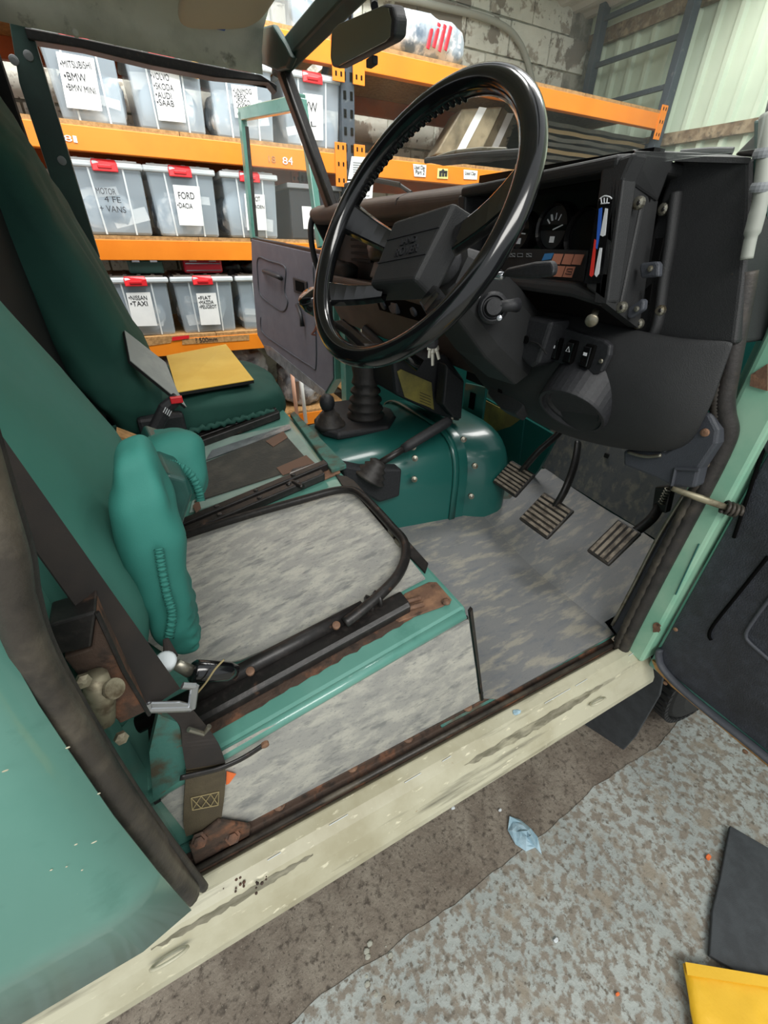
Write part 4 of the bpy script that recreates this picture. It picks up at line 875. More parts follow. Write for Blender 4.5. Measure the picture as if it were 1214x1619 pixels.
# lower ledge with warning lamps
XL = XB+.045
m = MB(); m.slab([V(x, y, X=XL) for x, y in ((728, 392), (930, 395), (922, 448), (912, 446), (790, 432), (745, 425))], (.03, 0, 0), 'dash_plastic'); wl = m.build('warning_panel', bn, bevel=.002)
m = MB(); m.slab([V(x, y, X=XB+.005) for x, y in ((745, 432), (905, 448), (955, 470), (948, 486), (900, 470), (750, 448))], (.06, 0, -.0), 'dash_plastic'); m.build('lower_lip', bn, bevel=.006)
def tile(pts, mat, name='warning_tile'):
    m = MB(); m.slab([V(x, y, X=XL-.001) for x, y in pts], (-.0015, 0, 0), mat); return m.build(name, wl)
tile(((862, 401), (876, 400), (871, 410), (857, 412)), 'sky_tile')
for x, y in ((877, 401), (894, 401.5), (910, 402)): tile(((x, y), (x+14, y+.5), (x+8, y+17), (x-6, y+16)), 'orange_tile')
for x, y in ((880, 420), (896, 421)): tile(((x, y), (x+14, y+.8), (x+8, y+18), (x-6, y+17)), 'orange_tile')
m = MB(); q = [V(x, y, X=XL-.0035) for x, y in ((897, 425), (905, 425), (903, 434), (894, 433))]; m.tube(q, .0006, 'ink', 5, closed=True); m.tube([V(897, 429, X=XL-.0035), V(903, 430, X=XL-.0035)], .0006, 'ink', 5); m.build('battery_symbol', wl)
for k, x in enumerate((797, 810, 822, 836)):
    m = MB(); q = [V(x+dx, 403+dy, X=XL-.002) for dx, dy in ((-4, -2), (4, -2), (4, 3), (-4, 3))]; m.tube(q, .0006, 'grey_print', 5, closed=True)
    if k != 2: m.tube([q[0], q[2]], .0006, 'grey_print', 5)
    m.build('lamp_symbol', wl)
# dials
XG = XB+.060
def dial(px, py, r_, kind):
    c = V(px, py, X=XG); m = MB(); m.lathe(c, -EX, [(r_*1.08, -.01), (r_*1.08, .008), (r_*1.0, .014), (r_*.93, .010), (r_*.92, .004), (r_*.001, .004)], 'dial_dark', 36); d_ = m.build('dial', bn, smooth=False)
    m = MB(); m.lathe(c-EX*.0045, -EX, [(r_*.9, 0), (r_*.9, .0008)], 'dial' if kind else 'dial_dark', 32); m.build('dial_face', d_)
    if not kind: return
    for k in range(4):
        a = math.radians(40+k*25); m = MB(); p0 = c+Vector((-.006, math.cos(a)*r_*.45, math.sin(a)*r_*.45-.004)); p1 = c+Vector((-.006, math.cos(a)*r_*.72, math.sin(a)*r_*.72-.004))
        m.tube([p0, p1], .0013 if k != 1 else .0034, 'orange_tile' if (kind == 1 and k == 2) else 'white_print', 5, flat=.3); m.build('scale_mark', d_)
    m = MB()
    m.obox(c+Vector((-.006, 0, -r_*.5)), EY, EZ, EX, .005, .0045, .0004, 'white_print'); m.build('gauge_symbol', d_)
    m = MB(); m.slab([c+Vector((-.0062, r_*.85, .004)), c+Vector((-.0062, -r_*.85, .004)), c+Vector((-.0062, -r_*.85, -.004)), c+Vector((-.0062, r_*.85, -.004))], (-.0004, 0, 0), 'dial_dark'); m.build('cover_band', d_)
    a = math.radians(205 if kind == 1 else 160); m = MB(); m.tube([c+Vector((-.008, 0, -.003)), c+Vector((-.008, math.cos(a)*r_*.6, math.sin(a)*r_*.3))], .001, 'white_print', 5); m.build('needle', d_)
dial(826, 366, .030, 1); dial(880, 360, .034, 2); dial(930, 372, .036, 0); dial(764, 364, .038, 2)
# choke knob
q = V(936, 505, X=.262); m = MB(); m.lathe(q, (-.75, -.5, -.25), [(.005, -.03), (.005, 0), (.009, .002), (.0095, .005), (.008, .007)], 'steel', 20); m.build('choke_knob', bn, smooth=True)

# ---- driver side end of the dash
XE = .395
m = MB(); P_ = [V(x, y, X=XE) for x, y in ((1066, 247), (1188, 250), (1186, 330), (1176, 440), (1163, 545), (1040, 548), (1000, 545), (1020, 400), (1044, 316))]
m.slab(P_, (.09, 0, 0), 'dash_plastic'); ep = m.build('dash_end_panel', car, bevel=.006, seg=3)
# chamfered corner between binnacle and end panel
a, b, c, d_ = V(1004, 240, X=XB), V(1066, 247, X=XE-.03), V(1038, 318, X=XE-.03), V(985, 283, X=XB)
m = MB(); m.add([a, b, c, d_]+[q+Vector((.03, .02, -.004)) for q in (a, b, c, d_)], [(0,1,2,3),(7,6,5,4),(0,4,5,1),(1,5,6,2),(2,6,7,3),(3,7,4,0)], 'dash_plastic'); m.build('corner_cap', ep, bevel=.003)
# top deck to the windscreen
m = MB(); m.slab([V(1004, 239, X=XB+.01), V(1066, 246, X=XE-.03), V(1188, 249, X=XE), V(1150, 244, X=.5), V(1000, 236, X=.5)], (0, 0, -.006), 'dash_plastic'); m.build('top_deck', ep)
# recessed lever track
m = MB(); P_ = [V(984, 284, X=XB), V(1040, 318, X=XE-.02), V(1010, 520, X=XE-.02), V(958, 480, X=XB)]
m.add(P_+[q+Vector((.0, .02, 0)) for q in P_], [(0,1,2,3),(7,6,5,4),(0,4,5,1),(1,5,6,2),(2,6,7,3),(3,7,4,0)], 'dash_plastic'); tr = m.build('lever_track', ep)
def bil(s, t): return P_[0].lerp(P_[1], s).lerp(P_[3].lerp(P_[2], s), t)
nn = (P_[1]-P_[0]).cross(P_[3]-P_[0]).normalized()
if (CAM-P_[0]).dot(nn) < 0: nn = -nn
m = MB(); m.tube([bil(.55, .06)+nn*.002, bil(.35, .98)+nn*.002], .004, 'dash_plastic', 6, flat=.6); m.build('track_ridge', tr)
for pts in (((1036, 377), (1049, 376), (1041, 412), (1030, 412)), ((1020, 457), (1031, 447), (1026, 480), (1019, 484))):
    m = MB(); m.slab([V(x, y, X=.360) for x, y in pts], (.003, 0, 0), 'void'); m.build('slot', tr)
for pts, zc in ((((1010, 424), (1012, 416), (1038, 413), (1041, 418), (1040, 438), (1012, 440)), 0), (((991, 488), (1013, 472), (1018, 475), (1016, 490), (996, 504), (990, 502)), 0)):
    m = MB(); m.slab([V(x, y, X=.33) for x, y in pts], (.012, .0, 0), 'grey_trim'); lv = m.build('heater_lever', tr, bevel=.003)
    cx = sum(p_[0] for p_ in pts)/6; cy = sum(p_[1] for p_ in pts)/6; m = MB(); m.lathe(V(cx+3, cy, X=.329), -EX, [(.004, 0), (.004, .002), (.002, .003)], 'steel', 10); m.build('screw', lv)
# ridge beside the track
m = MB(); m.tube(spline([V(x, y, X=XE-.004) for x, y in ((1070, 302), (1066, 330), (1058, 390), (1048, 450), (1040, 510), (1028, 535))], 5), [.003]+[.010]*24+[.006], 'dash_plastic', 10, flat=.8); m.build('panel_ridge', ep, smooth=True)
for px, py, X_ in ((1048, 331, .385), (1043, 491, .385), (1009, 321, .30), (982, 486, .30), (1009, 512, .375)):
    m = MB(); m.lathe(V(px, py, X=X_), -EX, [(.008, -.004), (.008, .002), (.005, .004)], 'steel', 12); m.lathe(V(px, py, X=X_-.004), -EX, [(.003, 0), (.002, .001)], 'black_metal', 8); m.build('screw', ep)

m = MB(); m.box((.425, .04, 1.0), (.44, .60, 1.40), 'black_matt'); m.build('backing_panel', ep)
# ---- lower fascia: one curved moulding with the switch panel, speaker pod and column cut-out
rows = [[(715, 470, .36), (780, 478, .36), (840, 486, .36), (905, 496, .365), (990, 518, .375), (1080, 538, .385), (1166, 538, .397)],
        [(700, 512, .31), (760, 530, .31), (830, 540, .32), (900, 530, .335), (985, 533, .36), (1080, 548, .375), (1162, 546, .395)],
        [(715, 545, .32), (770, 560, .325), (835, 575, .33), (905, 580, .335), (985, 585, .35), (1070, 590, .37), (1146, 590, .395)],
        [(740, 580, .34), (785, 600, .34), (840, 620, .34), (905, 630, .345), (985, 632, .355), (1065, 640, .37), (1128, 640, .395)],
        [(765, 612, .36), (800, 630, .355), (845, 655, .355), (910, 675, .36), (985, 690, .37), (1055, 690, .38), (1105, 682, .40)],
        [(780, 625, .40), (815, 645, .40), (850, 672, .40), (915, 697, .40), (985, 712, .40), (1050, 718, .40), (1090, 705, .42)]]
m = MB(); m.grid([[V(x, y, X=X_) for x, y, X_ in r_] for r_ in rows], 'dash_plastic'); lfa = m.build('lower_fascia', car, smooth=True, sub=2, solid=.006)
m = MB(); P_ = [V(x, y, X=.325) for x, y in ((866, 517), (870, 512), (955, 538), (964, 546), (962, 562), (950, 588), (938, 592), (870, 570), (862, 560))]
m.slab(P_, (.012, 0, 0), 'black_plastic'); sp = m.build('switch_panel', lfa, bevel=.003)
for k, (x, y) in enumerate(((880, 551), (903, 556), (930, 563))):
    c = V(x, y, X=.322); m = MB(); m.obox(c, EY, Vector((.15, 0, 1)).normalized(), EX, .0095, .019, .005, 'void'); m.build('switch_frame', sp, bevel=.002)
    m = MB(); m.slab([c+Vector((-.006, s*.0075, dz)) for s, dz in ((-1, -.016), (1, -.016), (1, .016), (-1, .016))], (-.003, 0, 0), 'black_gloss'); sk = m.build('rocker_switch', sp, bevel=.002)
    m = MB(); q = c+Vector((-.0098, 0, .004))
    if k == 1: m.tube([q+Vector((0, .004, -.003)), q+Vector((0, -.004, -.003)), q+Vector((0, 0, .005))], .0006, 'white_print', 5, closed=True)
    else: m.obox(q, EY, EZ, EX, .0035, .0025, .0003, 'white_print')
    m.build('switch_symbol', sk)
m = MB(); m.lathe(V(950, 571, X=.323), -EX, [(.004, 0), (.003, .002)], 'steel', 10); m.build('screw', sp)
m = MB(); P_ = [V(x, y, X=.285) for x, y in ((835, 500), (872, 508), (860, 545), (850, 575), (838, 582), (805, 552))]
m.slab(P_, (.05, 0, 0), 'black_plastic'); bp = m.build('shroud_block', col, bevel=.006)
m = MB(); m.lathe(V(832, 537, X=.283), -EX, [(.007, 0), (.007, .002)], 'void', 14); m.build('plug_hole', bp)
m = MB(); m.tube(spline([V(x, y, X=.282) for x, y in ((838, 540), (850, 543), (858, 552), (864, 560))], 3), .0016, 'black_matt', 6); m.build('thin_wire', bp, smooth=True)
sp_c = V(909, 640, X=.34); axs = Vector((-.70, -.18, -.68)).normalized()
m = MB(); m.lathe(sp_c, axs, [(.066, -.05), (.066, .012), (.064, .017), (.058, .017), (.056, .009), (.050, .009), (.046, .004), (.001, .003)], 'black_plastic', 40); m.build('speaker_pod', lfa, smooth=False, bevel=.001)
m = MB(); P_ = [V(x, y, X=.35) for x, y in ((774, 605), (800, 615), (828, 640), (815, 656), (790, 645), (770, 622))]
m.slab(P_, (.03, 0, -.02), 'black_plastic'); m.build('bonnet_release', lfa, bevel=.004)
m = MB(); m.obox(V(791, 617, X=.348), EX, EY, EZ, .002, .006, .005, 'void'); m.build('release_slot', lfa)
# grey kick trim at the pillar
m = MB(); P_ = [V(x, y, X=.41) for x, y in ((985, 712), (1050, 715), (1092, 690), (1110, 652), (1122, 654), (1135, 680), (1132, 702), (1105, 742), (1098, 772), (1062, 770), (1040, 758), (985, 736))]
m.slab(P_, (.03, 0, 0), 'grey_trim'); kt_ = m.build('kick_trim', car, bevel=.005)
m = MB(); m.lathe(V(1114, 684, X=.409), -EX, [(.007, -.002), (.006, .002), (.003, .003)], 'rust_plate', 14); m.build('screw', kt_)
m = MB(); m.tube([V(1068, 741, X=.408), V(1105, 743, X=.408)], .003, 'grey_trim', 6); m.tube([V(1068, 741, X=.408), V(1062, 768, X=.408)], .003, 'grey_trim', 6); m.build('trim_rib', kt_)
m = MB(); m.tube(spline([V(x, y, X=.405) for x, y in ((993, 715), (1010, 720), (1025, 722), (1045, 720))], 4), .003, 'steel', 6); m.build('worn_edge', kt_, smooth=True)
# ---- front door pillar, seal, hinge side
m = MB(); m.slab([(.455, -.088, .552), (.53, -.088, .552), (.53, .01, .552), (.455, -.03, .552)], (0, 0, .80), 'paint_pale'); fp = m.build('front_pillar', car, bevel=.006)
m = MB(); m.tube([V(1105, 860, X=.4535), V(1068, 940, X=.4535)], .0012, 'paint_shaded', 6); m.build('panel_seam', fp)
q = V(1038, 992, X=.4535); m = MB(); m.slab([q+Vector((0, (.008+.006*noise.noise(Vector((k*.9, 3, 0))))*math.cos(k*.449), (.013+.012*noise.noise(Vector((k*.8, 7, 0))))*math.sin(k*.449))) for k in range(14)], (-.0006, 0, 0), 'rust_plate'); m.build('rust_patch', fp)
m = MB(); m.slab([V(x, y, X=.453) for x, y in ((1188, 592), (1214, 575), (1214, 618), (1186, 610))], (-.002, 0, 0), 'rust_plate'); m.build('hinge_leaf', fp)
# rubber door seal running up the pillar
path = [(983, 1028, .448), (1000, 992, .448), (1040, 912, .448), (1080, 835, .448), (1118, 762, .448), (1142, 712, .446), (1152, 682, .442), (1147, 655, .432), (1146, 628, .425), (1153, 585, .42), (1163, 530, .416), (1172, 480, .413), (1180, 430, .41)]
P_ = [V(x, y, X=X_) for x, y, X_ in path]
m = MB(); m.tube(spline(P_, 6), .0135, 'rubber', 12); sl_ = m.build('door_seal', car, smooth=True, label='black ribbed rubber door seal')
sp_ = spline([q+Vector((-.006, .010, 0)) for q in P_], 10)
m = MB(); m.tube(sp_, [.0085+(.0016 if k % 2 else 0) for k in range(len(sp_))], 'rubber_worn', 8); m.build('ribbed_bead', sl_, smooth=True)
# inner trim strip along the footwell opening
m = MB(); a = [V(x, y, X=.458) for x, y in ((966, 992), (1000, 930), (1040, 855), (1078, 790), (1092, 795), (1060, 858), (1015, 940), (980, 1012))]
m.slab(a, (.02, .01, 0), 'grey_trim'); m.build('pillar_trim', fp, bevel=.004)
m = MB(); m.tube(spline([V(x, y, X=.455) for x, y in ((968, 988), (1000, 928), (1040, 850), (1082, 782))], 5), .004, 'steel', 8); m.build('trim_edge', fp, smooth=True)
m = MB(); m.slab([V(x, y, Z=.566) for x, y in ((957, 985), (973, 976), (978, 1000), (972, 1004))], (0, 0, .004), 'void'); m.build('mat_cutout', fp)
# upper pillar pipe and hose clips at the right edge
m = MB(); m.tube(spline([V(x, y, X=.385) for x, y in ((1214, 180), (1211, 230), (1206, 280), (1202, 315), (1194, 350), (1186, 380), (1180, 410))], 5), [.0085]*18+[.009]*6+[.007]*7, 'conduit', 12); pp = m.build('drain_hose', car, smooth=True, label='pale grey hose with clips at the pillar')
for px, py in ((1208, 242), (1203, 296)): m = MB(); q = V(px, py, X=.384); m.lathe(q, EZ-EX*.1, [(.0105, -.005), (.0115, -.002), (.0115, .002), (.0105, .005)], 'grey_print', 16); m.build('hose_clip', pp)
m = MB(); m.slab([V(x, y, X=.40) for x, y in ((1190, 190), (1214, 186), (1214, 350), (1188, 300), (1190, 250))], (.02, 0, 0), 'dark_green'); m.build('upper_pillar', car, bevel=.003)
m = MB(); m.slab([V(x, y, X=.44) for x, y in ((1160, 245), (1190, 215), (1206, 185), (1214, 150), (1214, 250))], (.02, 0, 0), 'rubber'); m.build('windscreen_seal', car, bevel=.004)

# ---- driver door, open square to the car
XDo = .478
dd = bpy.data.objects.new('tmp', None)
m = MB(); m.box((XDo+.004, -.97, .535), (XDo+.034, -.092, 1.33), 'paint'); ddo = m.build('driver_door', car, bevel=.004)
m = MB(); rows = []
m.slab([(XDo, -.95, .56), (XDo, -.12, .56), (XDo, -.098, .60), (XDo, -.094, 1.30), (XDo, -.95, 1.30)], (.006, 0, 0), 'door_vinyl'); dcard = m.build('door_card', ddo, bevel=.004, seg=3, label='black grained vinyl door card')
a, b = V(1165, 990, X=XDo), V(1214, 905, X=XDo)
m = MB(); m.tube(spline([V(x, y, X=XDo-.001) for x, y in ((1214, 880), (1170, 935), (1130, 985), (1121, 1003), (1124, 1012))], 5), .003, 'void', 6); m.build('pressed_line', dcard, smooth=True)
m = MB(); m.tube(spline([V(x, y, X=XDo-.001) for x, y in ((1240, 925), (1214, 950), (1185, 990), (1179, 1004), (1184, 1015), (1214, 1042), (1260, 1085)) ], 5), .0035, 'grey_trim', 6); m.build('pressed_line', dcard, smooth=True)
m = MB(); m.tube(spline([V(x, y, X=XDo-.001) for x, y in ((1240, 640), (1214, 690), (1190, 760), (1160, 850))], 5), .003, 'void', 6); m.build('pressed_line', dcard, smooth=True)
# torn lower edge of the door card
m = MB(); pth = [(-.10, .60), (-.104, .585), (-.12, .565), (-.16, .553), (-.22, .55), (-.30, .552), (-.40, .55)]
m.tube(spline([(XDo-.004, y, z) for y, z in pth], 5), .010, 'grey_trim', 10, flat=.6); m.build('torn_edge', dcard, smooth=True, label='torn grey edge of the vinyl')
m = MB(); m.slab([(XDo-.002, y, z) for y, z in ((-.096, .56), (-.11, .545), (-.15, .536), (-.6, .532), (-.6, .548), (-.16, .55), (-.12, .562))], (.008, 0, 0), 'chipboard'); m.build('lower_board', dcard)
for px, py in ((1068, 995), (1178, 1188), (1052, 1080)): m = MB(); m.lathe(V(px, py, X=XDo-.006), -EX, [(.0045, 0), (.004, .002), (.002, .003)], 'rust_plate', 12); m.build('screw', dcard)
m = MB(); P_ = [V(x, y, X=XDo-.004) for x, y in ((1200, 690), (1214, 640), (1230, 600), (1230, 740), (1208, 712))]; m.slab(P_, (.004, 0, 0), 'black_plastic'); m.build('armrest_end', dcard, bevel=.004)
# check strap
a, b = V(1062, 772, X=.40), V(1150, 803, X=.452)
m = MB(); m.tube([a, a.lerp(b, .5), b], [.0045, .0065, .0055], 'brass_steel', 10, flat=.8); cs_ = m.build('check_strap', ddo, smooth=True)
m = MB(); q = V(1156, 805, X=.455); ax = (b-a).normalized(); s1 = ax.orthogonal().normalized(); s2 = ax.cross(s1)
m.tube([q+ax*(k*.0007-.012)+(s1*math.cos(k*.7)+s2*math.sin(k*.7))*.010 for k in range(36)], .0028, 'rubber', 6); m.build('check_spring', cs_, smooth=True)

# ---- wheel and mud flap below
m = MB(); P_ = [V(x, y, X=.60) for x, y in ((925, 1060), (1050, 1060), (1042, 1100), (1004, 1165), (985, 1186), (918, 1142))]
m.slab(P_, (.008, 0, 0), 'rubber_sheet'); m.build('mud_flap', car, bevel=.002)
ty = Vector((1.06, -.02, .39)); m = MB()
m.lathe(ty, EY, [(.20, -.10), (.33, -.105), (.365, -.095), (.38, -.08), (.383, 0), (.38, .08), (.365, .095), (.33, .105), (.20, .10)], 'tyre', 48); wh = m.build('front_wheel', car, smooth=False)
for k in range(22):
    t_ = math.radians(165+k*5); c = ty+Vector((math.cos(t_)*.386, 0, math.sin(t_)*.386)); rd_ = Vector((math.cos(t_), 0, math.sin(t_))); tg_ = Vector((-math.sin(t_), 0, math.cos(t_)))
    for s_ in (-1, 1): m = MB(); m.obox(c+EY*.055*s_, EY, tg_, rd_, .038, .012, .007, 'tyre'); m.build('tread_block', wh)

# ---- rear body side, B post and its seal
m = MB(); rows = []
bd = [(0, 985), (20, 1040), (60, 1112), (110, 1188), (180, 1290), (250, 1378), (302, 1437)]
bd = [(-80, 800), (-30, 915)]+bd
R0 = [V(x, y, Y=-.098-.014*k/(len(bd)-1)) for k, (x, y) in enumerate(bd)]
m.grid([R0, [q+Vector((-.05, -.012, 0)) for q in R0], [q+Vector((-.4, -.014, 0)) for q in R0], [q+Vector((-1.1, -.014, 0)) for q in R0]], 'paint')
bs = m.build('body_side', car, smooth=True, solid=.003)
for k in range(10):
    q = V(R.uniform(8, 170), R.uniform(1170, 1420), Y=-.122); m = MB(); m.pillow(q, (EX, EY, EZ), (R.uniform(.0008, .0022), .0004, .0007), 'cream', e=.8, nu=8, nv=4); m.build('paint_chip', bs)
sp_pts = [(-90, 560), (-18, 790), (12, 885), (24, 955), (50, 1035), (110, 1145), (180, 1255), (240, 1340), (298, 1415)]
ydep = [-.105, -.105, -.104, -.100, -.095, -.090, -.086, -.082, -.080]
S_ = [V(x, y, Y=d_) for (x, y), d_ in zip(sp_pts, ydep)]
m = MB(); m.tube(spline(S_, 8), [.010]*24+[.0105+.005*k/32 for k in range(33)]+[.0135]*8, 'rubber_worn', 14); ss = m.build('door_seal', car, smooth=True, label='broad worn black rubber seal on the rear door post')
m = MB(); S2 = [V(x+24, y-12, Y=d_+.012) for (x, y), d_ in zip(sp_pts, ydep)]; m.tube(spline(S2, 8), .006, 'rubber', 10); m.build('inner_lip', ss, smooth=True)
# B post body behind the seal
m = MB(); m.box((-.545, -.055, .56), (-.468, .03, 1.8), 'paint'); bp_ = m.build('rear_door_post', car, bevel=.006)
m = MB(); m.slab([V(x, y, Y=-.01) for x, y in ((236, 1190), (250, 1130), (300, 1150), (290, 1230), (242, 1265))], (0, .012, 0), 'paint_dirty'); m.build('post_gusset', bp_)
m = MB(); m.box((-.56, 0, .53), (-.54, 1.45, 1.8), 'black_matt'); m.build('rear_dark_panel', car)  # black panel added so the interior behind the seats looks dark
m = MB(); m.box((-1.6, 1.40, .53), (-.50, 1.45, 1.8), 'black_matt'); m.build('rear_side_lining', car)
# rear corner of the seat box: brackets
m = MB(); m.slab([V(x, y, Y=-.015) for x, y in ((298, 1330), (345, 1292), (395, 1300), (392, 1330), (310, 1368))], (0, -.006, 0), 'rusty'); rb_ = m.build('anchor_plate', car, bevel=.002)
for px, py in ((368, 1322), (315, 1328)): m = MB(); m.lathe(V(px, py, Y=-.022), (0, -.7, .7), [(.011, 0), (.011, .003), (.007, .004), (.007, .008), (.002, .009)], 'rusty', 6); m.build('bolt', rb_)
# ---- seat belt
def ribbon(cent, half, th, mat, name, parent, n=6, label=None):
    L_ = spline([q for q in cent], n); H_ = spline([h for h in half], n); m = MB(); k = len(L_); rows = []
    for i in range(k):
        t_ = (L_[min(i+1, k-1)]-L_[max(i-1, 0)]).normalized(); nn_ = t_.cross(H_[i]).normalized()*th
        rows.append([L_[i]-H_[i]-nn_, L_[i]+H_[i]-nn_, L_[i]+H_[i]+nn_, L_[i]-H_[i]+nn_, L_[i]-H_[i]-nn_])
    m.grid(rows, mat); return m.build(name, parent, label=label)
def edge_pair(pa, pb, Ya, Yb): a, b = V(pa[0], pa[1], Y=Ya), V(pb[0], pb[1], Y=Yb); return (a+b)/2, (b-a)/2
pr = []
for k in range(7):
    f_ = k/6; pr.append(edge_pair((-75+310*f_, 690+430*f_), (-30+314*f_, 645+443*f_), -.014, .006))
sb_ = ribbon([q for q, h in pr], [h for q, h in pr], .0012, 'webbing', 'seat_belt', car, label='black seat belt webbing with a brown stitched end')
# chrome slot plate
m = MB(); ring = [V(x, y, Y=-.015) for x, y in ((232, 1112), (234, 1122), (303, 1120), (308, 1085), (288, 1084))]
for a, b in zip(ring, ring[1:]): m.tube([a, b], .0045, 'chrome', 8, flat=.6)
m.build('slot_plate', sb_, smooth=False)
m = MB(); m.slab([V(x, y, Y=-.013) for x, y in ((233, 1108), (284, 1107), (302, 1112), (300, 1121), (236, 1123))], (0, -.003, 0), 'chrome'); m.build('slot_bar', sb_, bevel=.001)
pr = [edge_pair((262, 1125), (305, 1122), -.012, -.005), edge_pair((284, 1148), (326, 1148), -.012, -.005), edge_pair((288, 1180), (345, 1175), -.018, -.018), edge_pair((294, 1215), (356, 1205), -.02, -.02)]
ribbon([q for q, h in pr], [h for q, h in pr], .0012, 'webbing', 'lower_webbing', sb_)
m = MB(); m.tube([V(298, 1153, Y=-.02), V(322, 1160, Y=-.02), V(331, 1148, Y=-.02)], .003, 'steel', 8); m.build('guide_ring', sb_)
pr = [edge_pair((294, 1218), (356, 1208), -.02, -.02), edge_pair((291, 1260), (355, 1250), -.016, -.016), edge_pair((290, 1300), (349, 1295), -.012, -.012), edge_pair((294, 1320), (346, 1305), -.010, -.010)]
wb_ = ribbon([q for q, h in pr], [h for q, h in pr], .002, 'webbing_brown', 'brown_webbing', sb_)
m = MB()
for (xa, ya, xb, yb) in ((302, 1262, 346, 1252), (304, 1281, 345, 1273), (302, 1262, 304, 1281), (346, 1252, 345, 1273), (302, 1262, 318, 1278), (318, 1259, 304, 1281), (318, 1259, 333, 1275), (333, 1256, 318, 1278), (333, 1256, 345, 1273), (346, 1252, 333, 1275)):
    m.tube([V(xa, ya, Y=-.0195), V(xb, yb, Y=-.0195)], .0007, 'stitch', 4)
m.build('stitching', sb_)
# dark retaining strip with rusty end
m = MB(); m.tube(spline([V(x, y, Y=-.026) for x, y in ((285, 1230), (320, 1222), (350, 1214), (385, 1198), (418, 1177))], 4), .0045, 'black_metal', 8, flat=.5); rs = m.build('retaining_strip', car, smooth=True)
m = MB(); m.lathe(V(419, 1177, Y=-.03), -EY, [(.005, -.002), (.005, .002), (.002, .003)], 'rust_plate', 12); m.build('rivet', rs)
m = MB(); m.slab([V(x, y, Y=-.011) for x, y in ((358, 1219), (373, 1223), (362, 1238), (357, 1240))], (0, -.001, 0), 'grit_orange'); tag(m.build('orange_scrap'), 'torn orange paper scrap caught beside the brown belt webbing', 'scrap')
# belt reel bracket
m = MB(); m.slab([V(x, y, Y=-.03) for x, y in ((74, 990), (152, 967), (144, 1024), (92, 1036))], (0, .03, .0), 'black_metal'); br = m.build('reel_bracket', car, bevel=.002)
m = MB(); m.slab([V(x, y, Y=-.025) for x, y in ((152, 967), (160, 985), (232, 1125), (190, 1145), (140, 1090), (100, 1040), (144, 1026))], (0, .035, 0), 'rusty'); m.build('bracket_plate', br, bevel=.002)
m = MB(); m.tube([V(153, 968, Y=-.03), V(195, 1060, Y=-.03), V(236, 1130, Y=-.03)], .002, 'black_metal', 6); m.build('bracket_edge', br)
m = MB(); m.tube([V(x, y, Y=-.04) for x, y in ((150, 1070), (158, 1100), (165, 1140))], [.010, .012, .009], 'brass_steel', 12); m.build('spacer', br, smooth=True)
q = V(166, 1092, Y=-.045); m = MB(); ax = (V(196, 1085, Y=-.06)-q).normalized(); m.lathe(q, ax, [(.005, 0), (.005, .010), (.0085, .011), (.009, .013), (.0085, .015)], 'brass_steel', 20); m.build('knob_bolt', br, smooth=False)
for px, py in ((130, 1075), (190, 1165)): m = MB(); m.lathe(V(px, py, Y=-.045), Vector((.4, -.8, .3)), [(.006, 0), (.006, .005), (.002, .006)], 'brass_steel', 6); m.build('bolt', br)
# seat release handle
m = MB(); a, b = V(302, 1062, Y=.03), V(374, 1062, Y=.03)
m.tube([a, a.lerp(b, .08), a.lerp(b, .8), b], [.012, .0155, .0135, .009], 'black_gloss', 14, flat=.8); rh = m.build('release_handle', car, smooth=True)
m = MB(); m.tube([V(278, 1050, Y=.03), a], [.007, .009], 'steel', 10, flat=.6); m.build('handle_fork', rh, smooth=True)
m = MB(); m.lathe(V(262, 1046, Y=.03), Vector((.3, -.4, 1)), [(.011, -.008), (.011, .004), (.008, .006)], 'white_plastic', 16); m.build('white_cap', rh, smooth=True)
m = MB(); m.tube([V(270, 1040, Y=.04), V(262, 1010, Y=.045)], [.008, .003], 'webbing', 8, flat=.4); m.build('cover_strap', rh)
m = MB(); m.tube(spline([V(x, y, Y=.01) for x, y in ((308, 1100), (325, 1080), (340, 1058), (354, 1043))], 4), .0012, 'stitch', 6); m.build('cable_tie', rh, smooth=True)

# ---- driver seat: reclined back, cushion folded up against it
lean = math.radians(21); bz = Vector((-math.sin(lean), 0, math.cos(lean))); bxv = Vector((math.cos(lean), 0, math.sin(lean)))
st_ = bpy.data.objects.new('driver_seat', None)
def bulge(w_, q):
    w_ = w_.copy(); w_.x -= 2.4*max(0, -.1-w_.z)**2; w_.x -= .012*(1 if q.x > 0 else 0)*math.exp(-(w_.y/.12)**2); return w_
m = MB(); m.pillow(Vector((-.527, .25, 1.13)), (bxv, EY, bz), (.085, .225, .40), 'fabric', e=.5, nu=72, nv=48, wr=.012, ws=6, seed=2, fn=bulge); ds = m.build('driver_seat', car, smooth=True, label='driver seat in green cloth cover, cushion folded up')
m = MB(); m.tube(spline([(-.445, .05, .84), (-.44, .045, .98), (-.48, .04, 1.15), (-.55, .05, 1.38)], 6), .004, 'fabric_shaded', 6); m.build('seam', ds, smooth=True)
def gath(w_, q):
    w_ = w_.copy()
    if q.x > .0: w_.x += .004*math.sin(w_.z*330+w_.y*60)*max(0, -q.z+.15)*min(1, q.x*3)
    w_.x += .012*(w_.z/.15)*-1*0; taper = 1-.45*max(0, -q.z)**3; w_.y *= taper; w_.x = w_.x*(1-.4*max(0, -q.z)**3)+.012*max(0, -q.z)**2; return w_
zc = Vector((.08, .0, 1)).normalized()
m = MB(); m.pillow(Vector((-.388, .11, 1.0)), (EX, EY, zc), (.030, .045, .152), 'fabric_cover', e=.6, nu=60, nv=50, wr=.011, ws=11, seed=5, fn=gath); cu = m.build('cushion_cover', ds, smooth=True)
sp2 = []
for k in range(40): f_ = k/39; q = V(262+12*f_**.6+3*math.sin(f_*3), 872+138*f_, Y=.072); sp2.append(q)
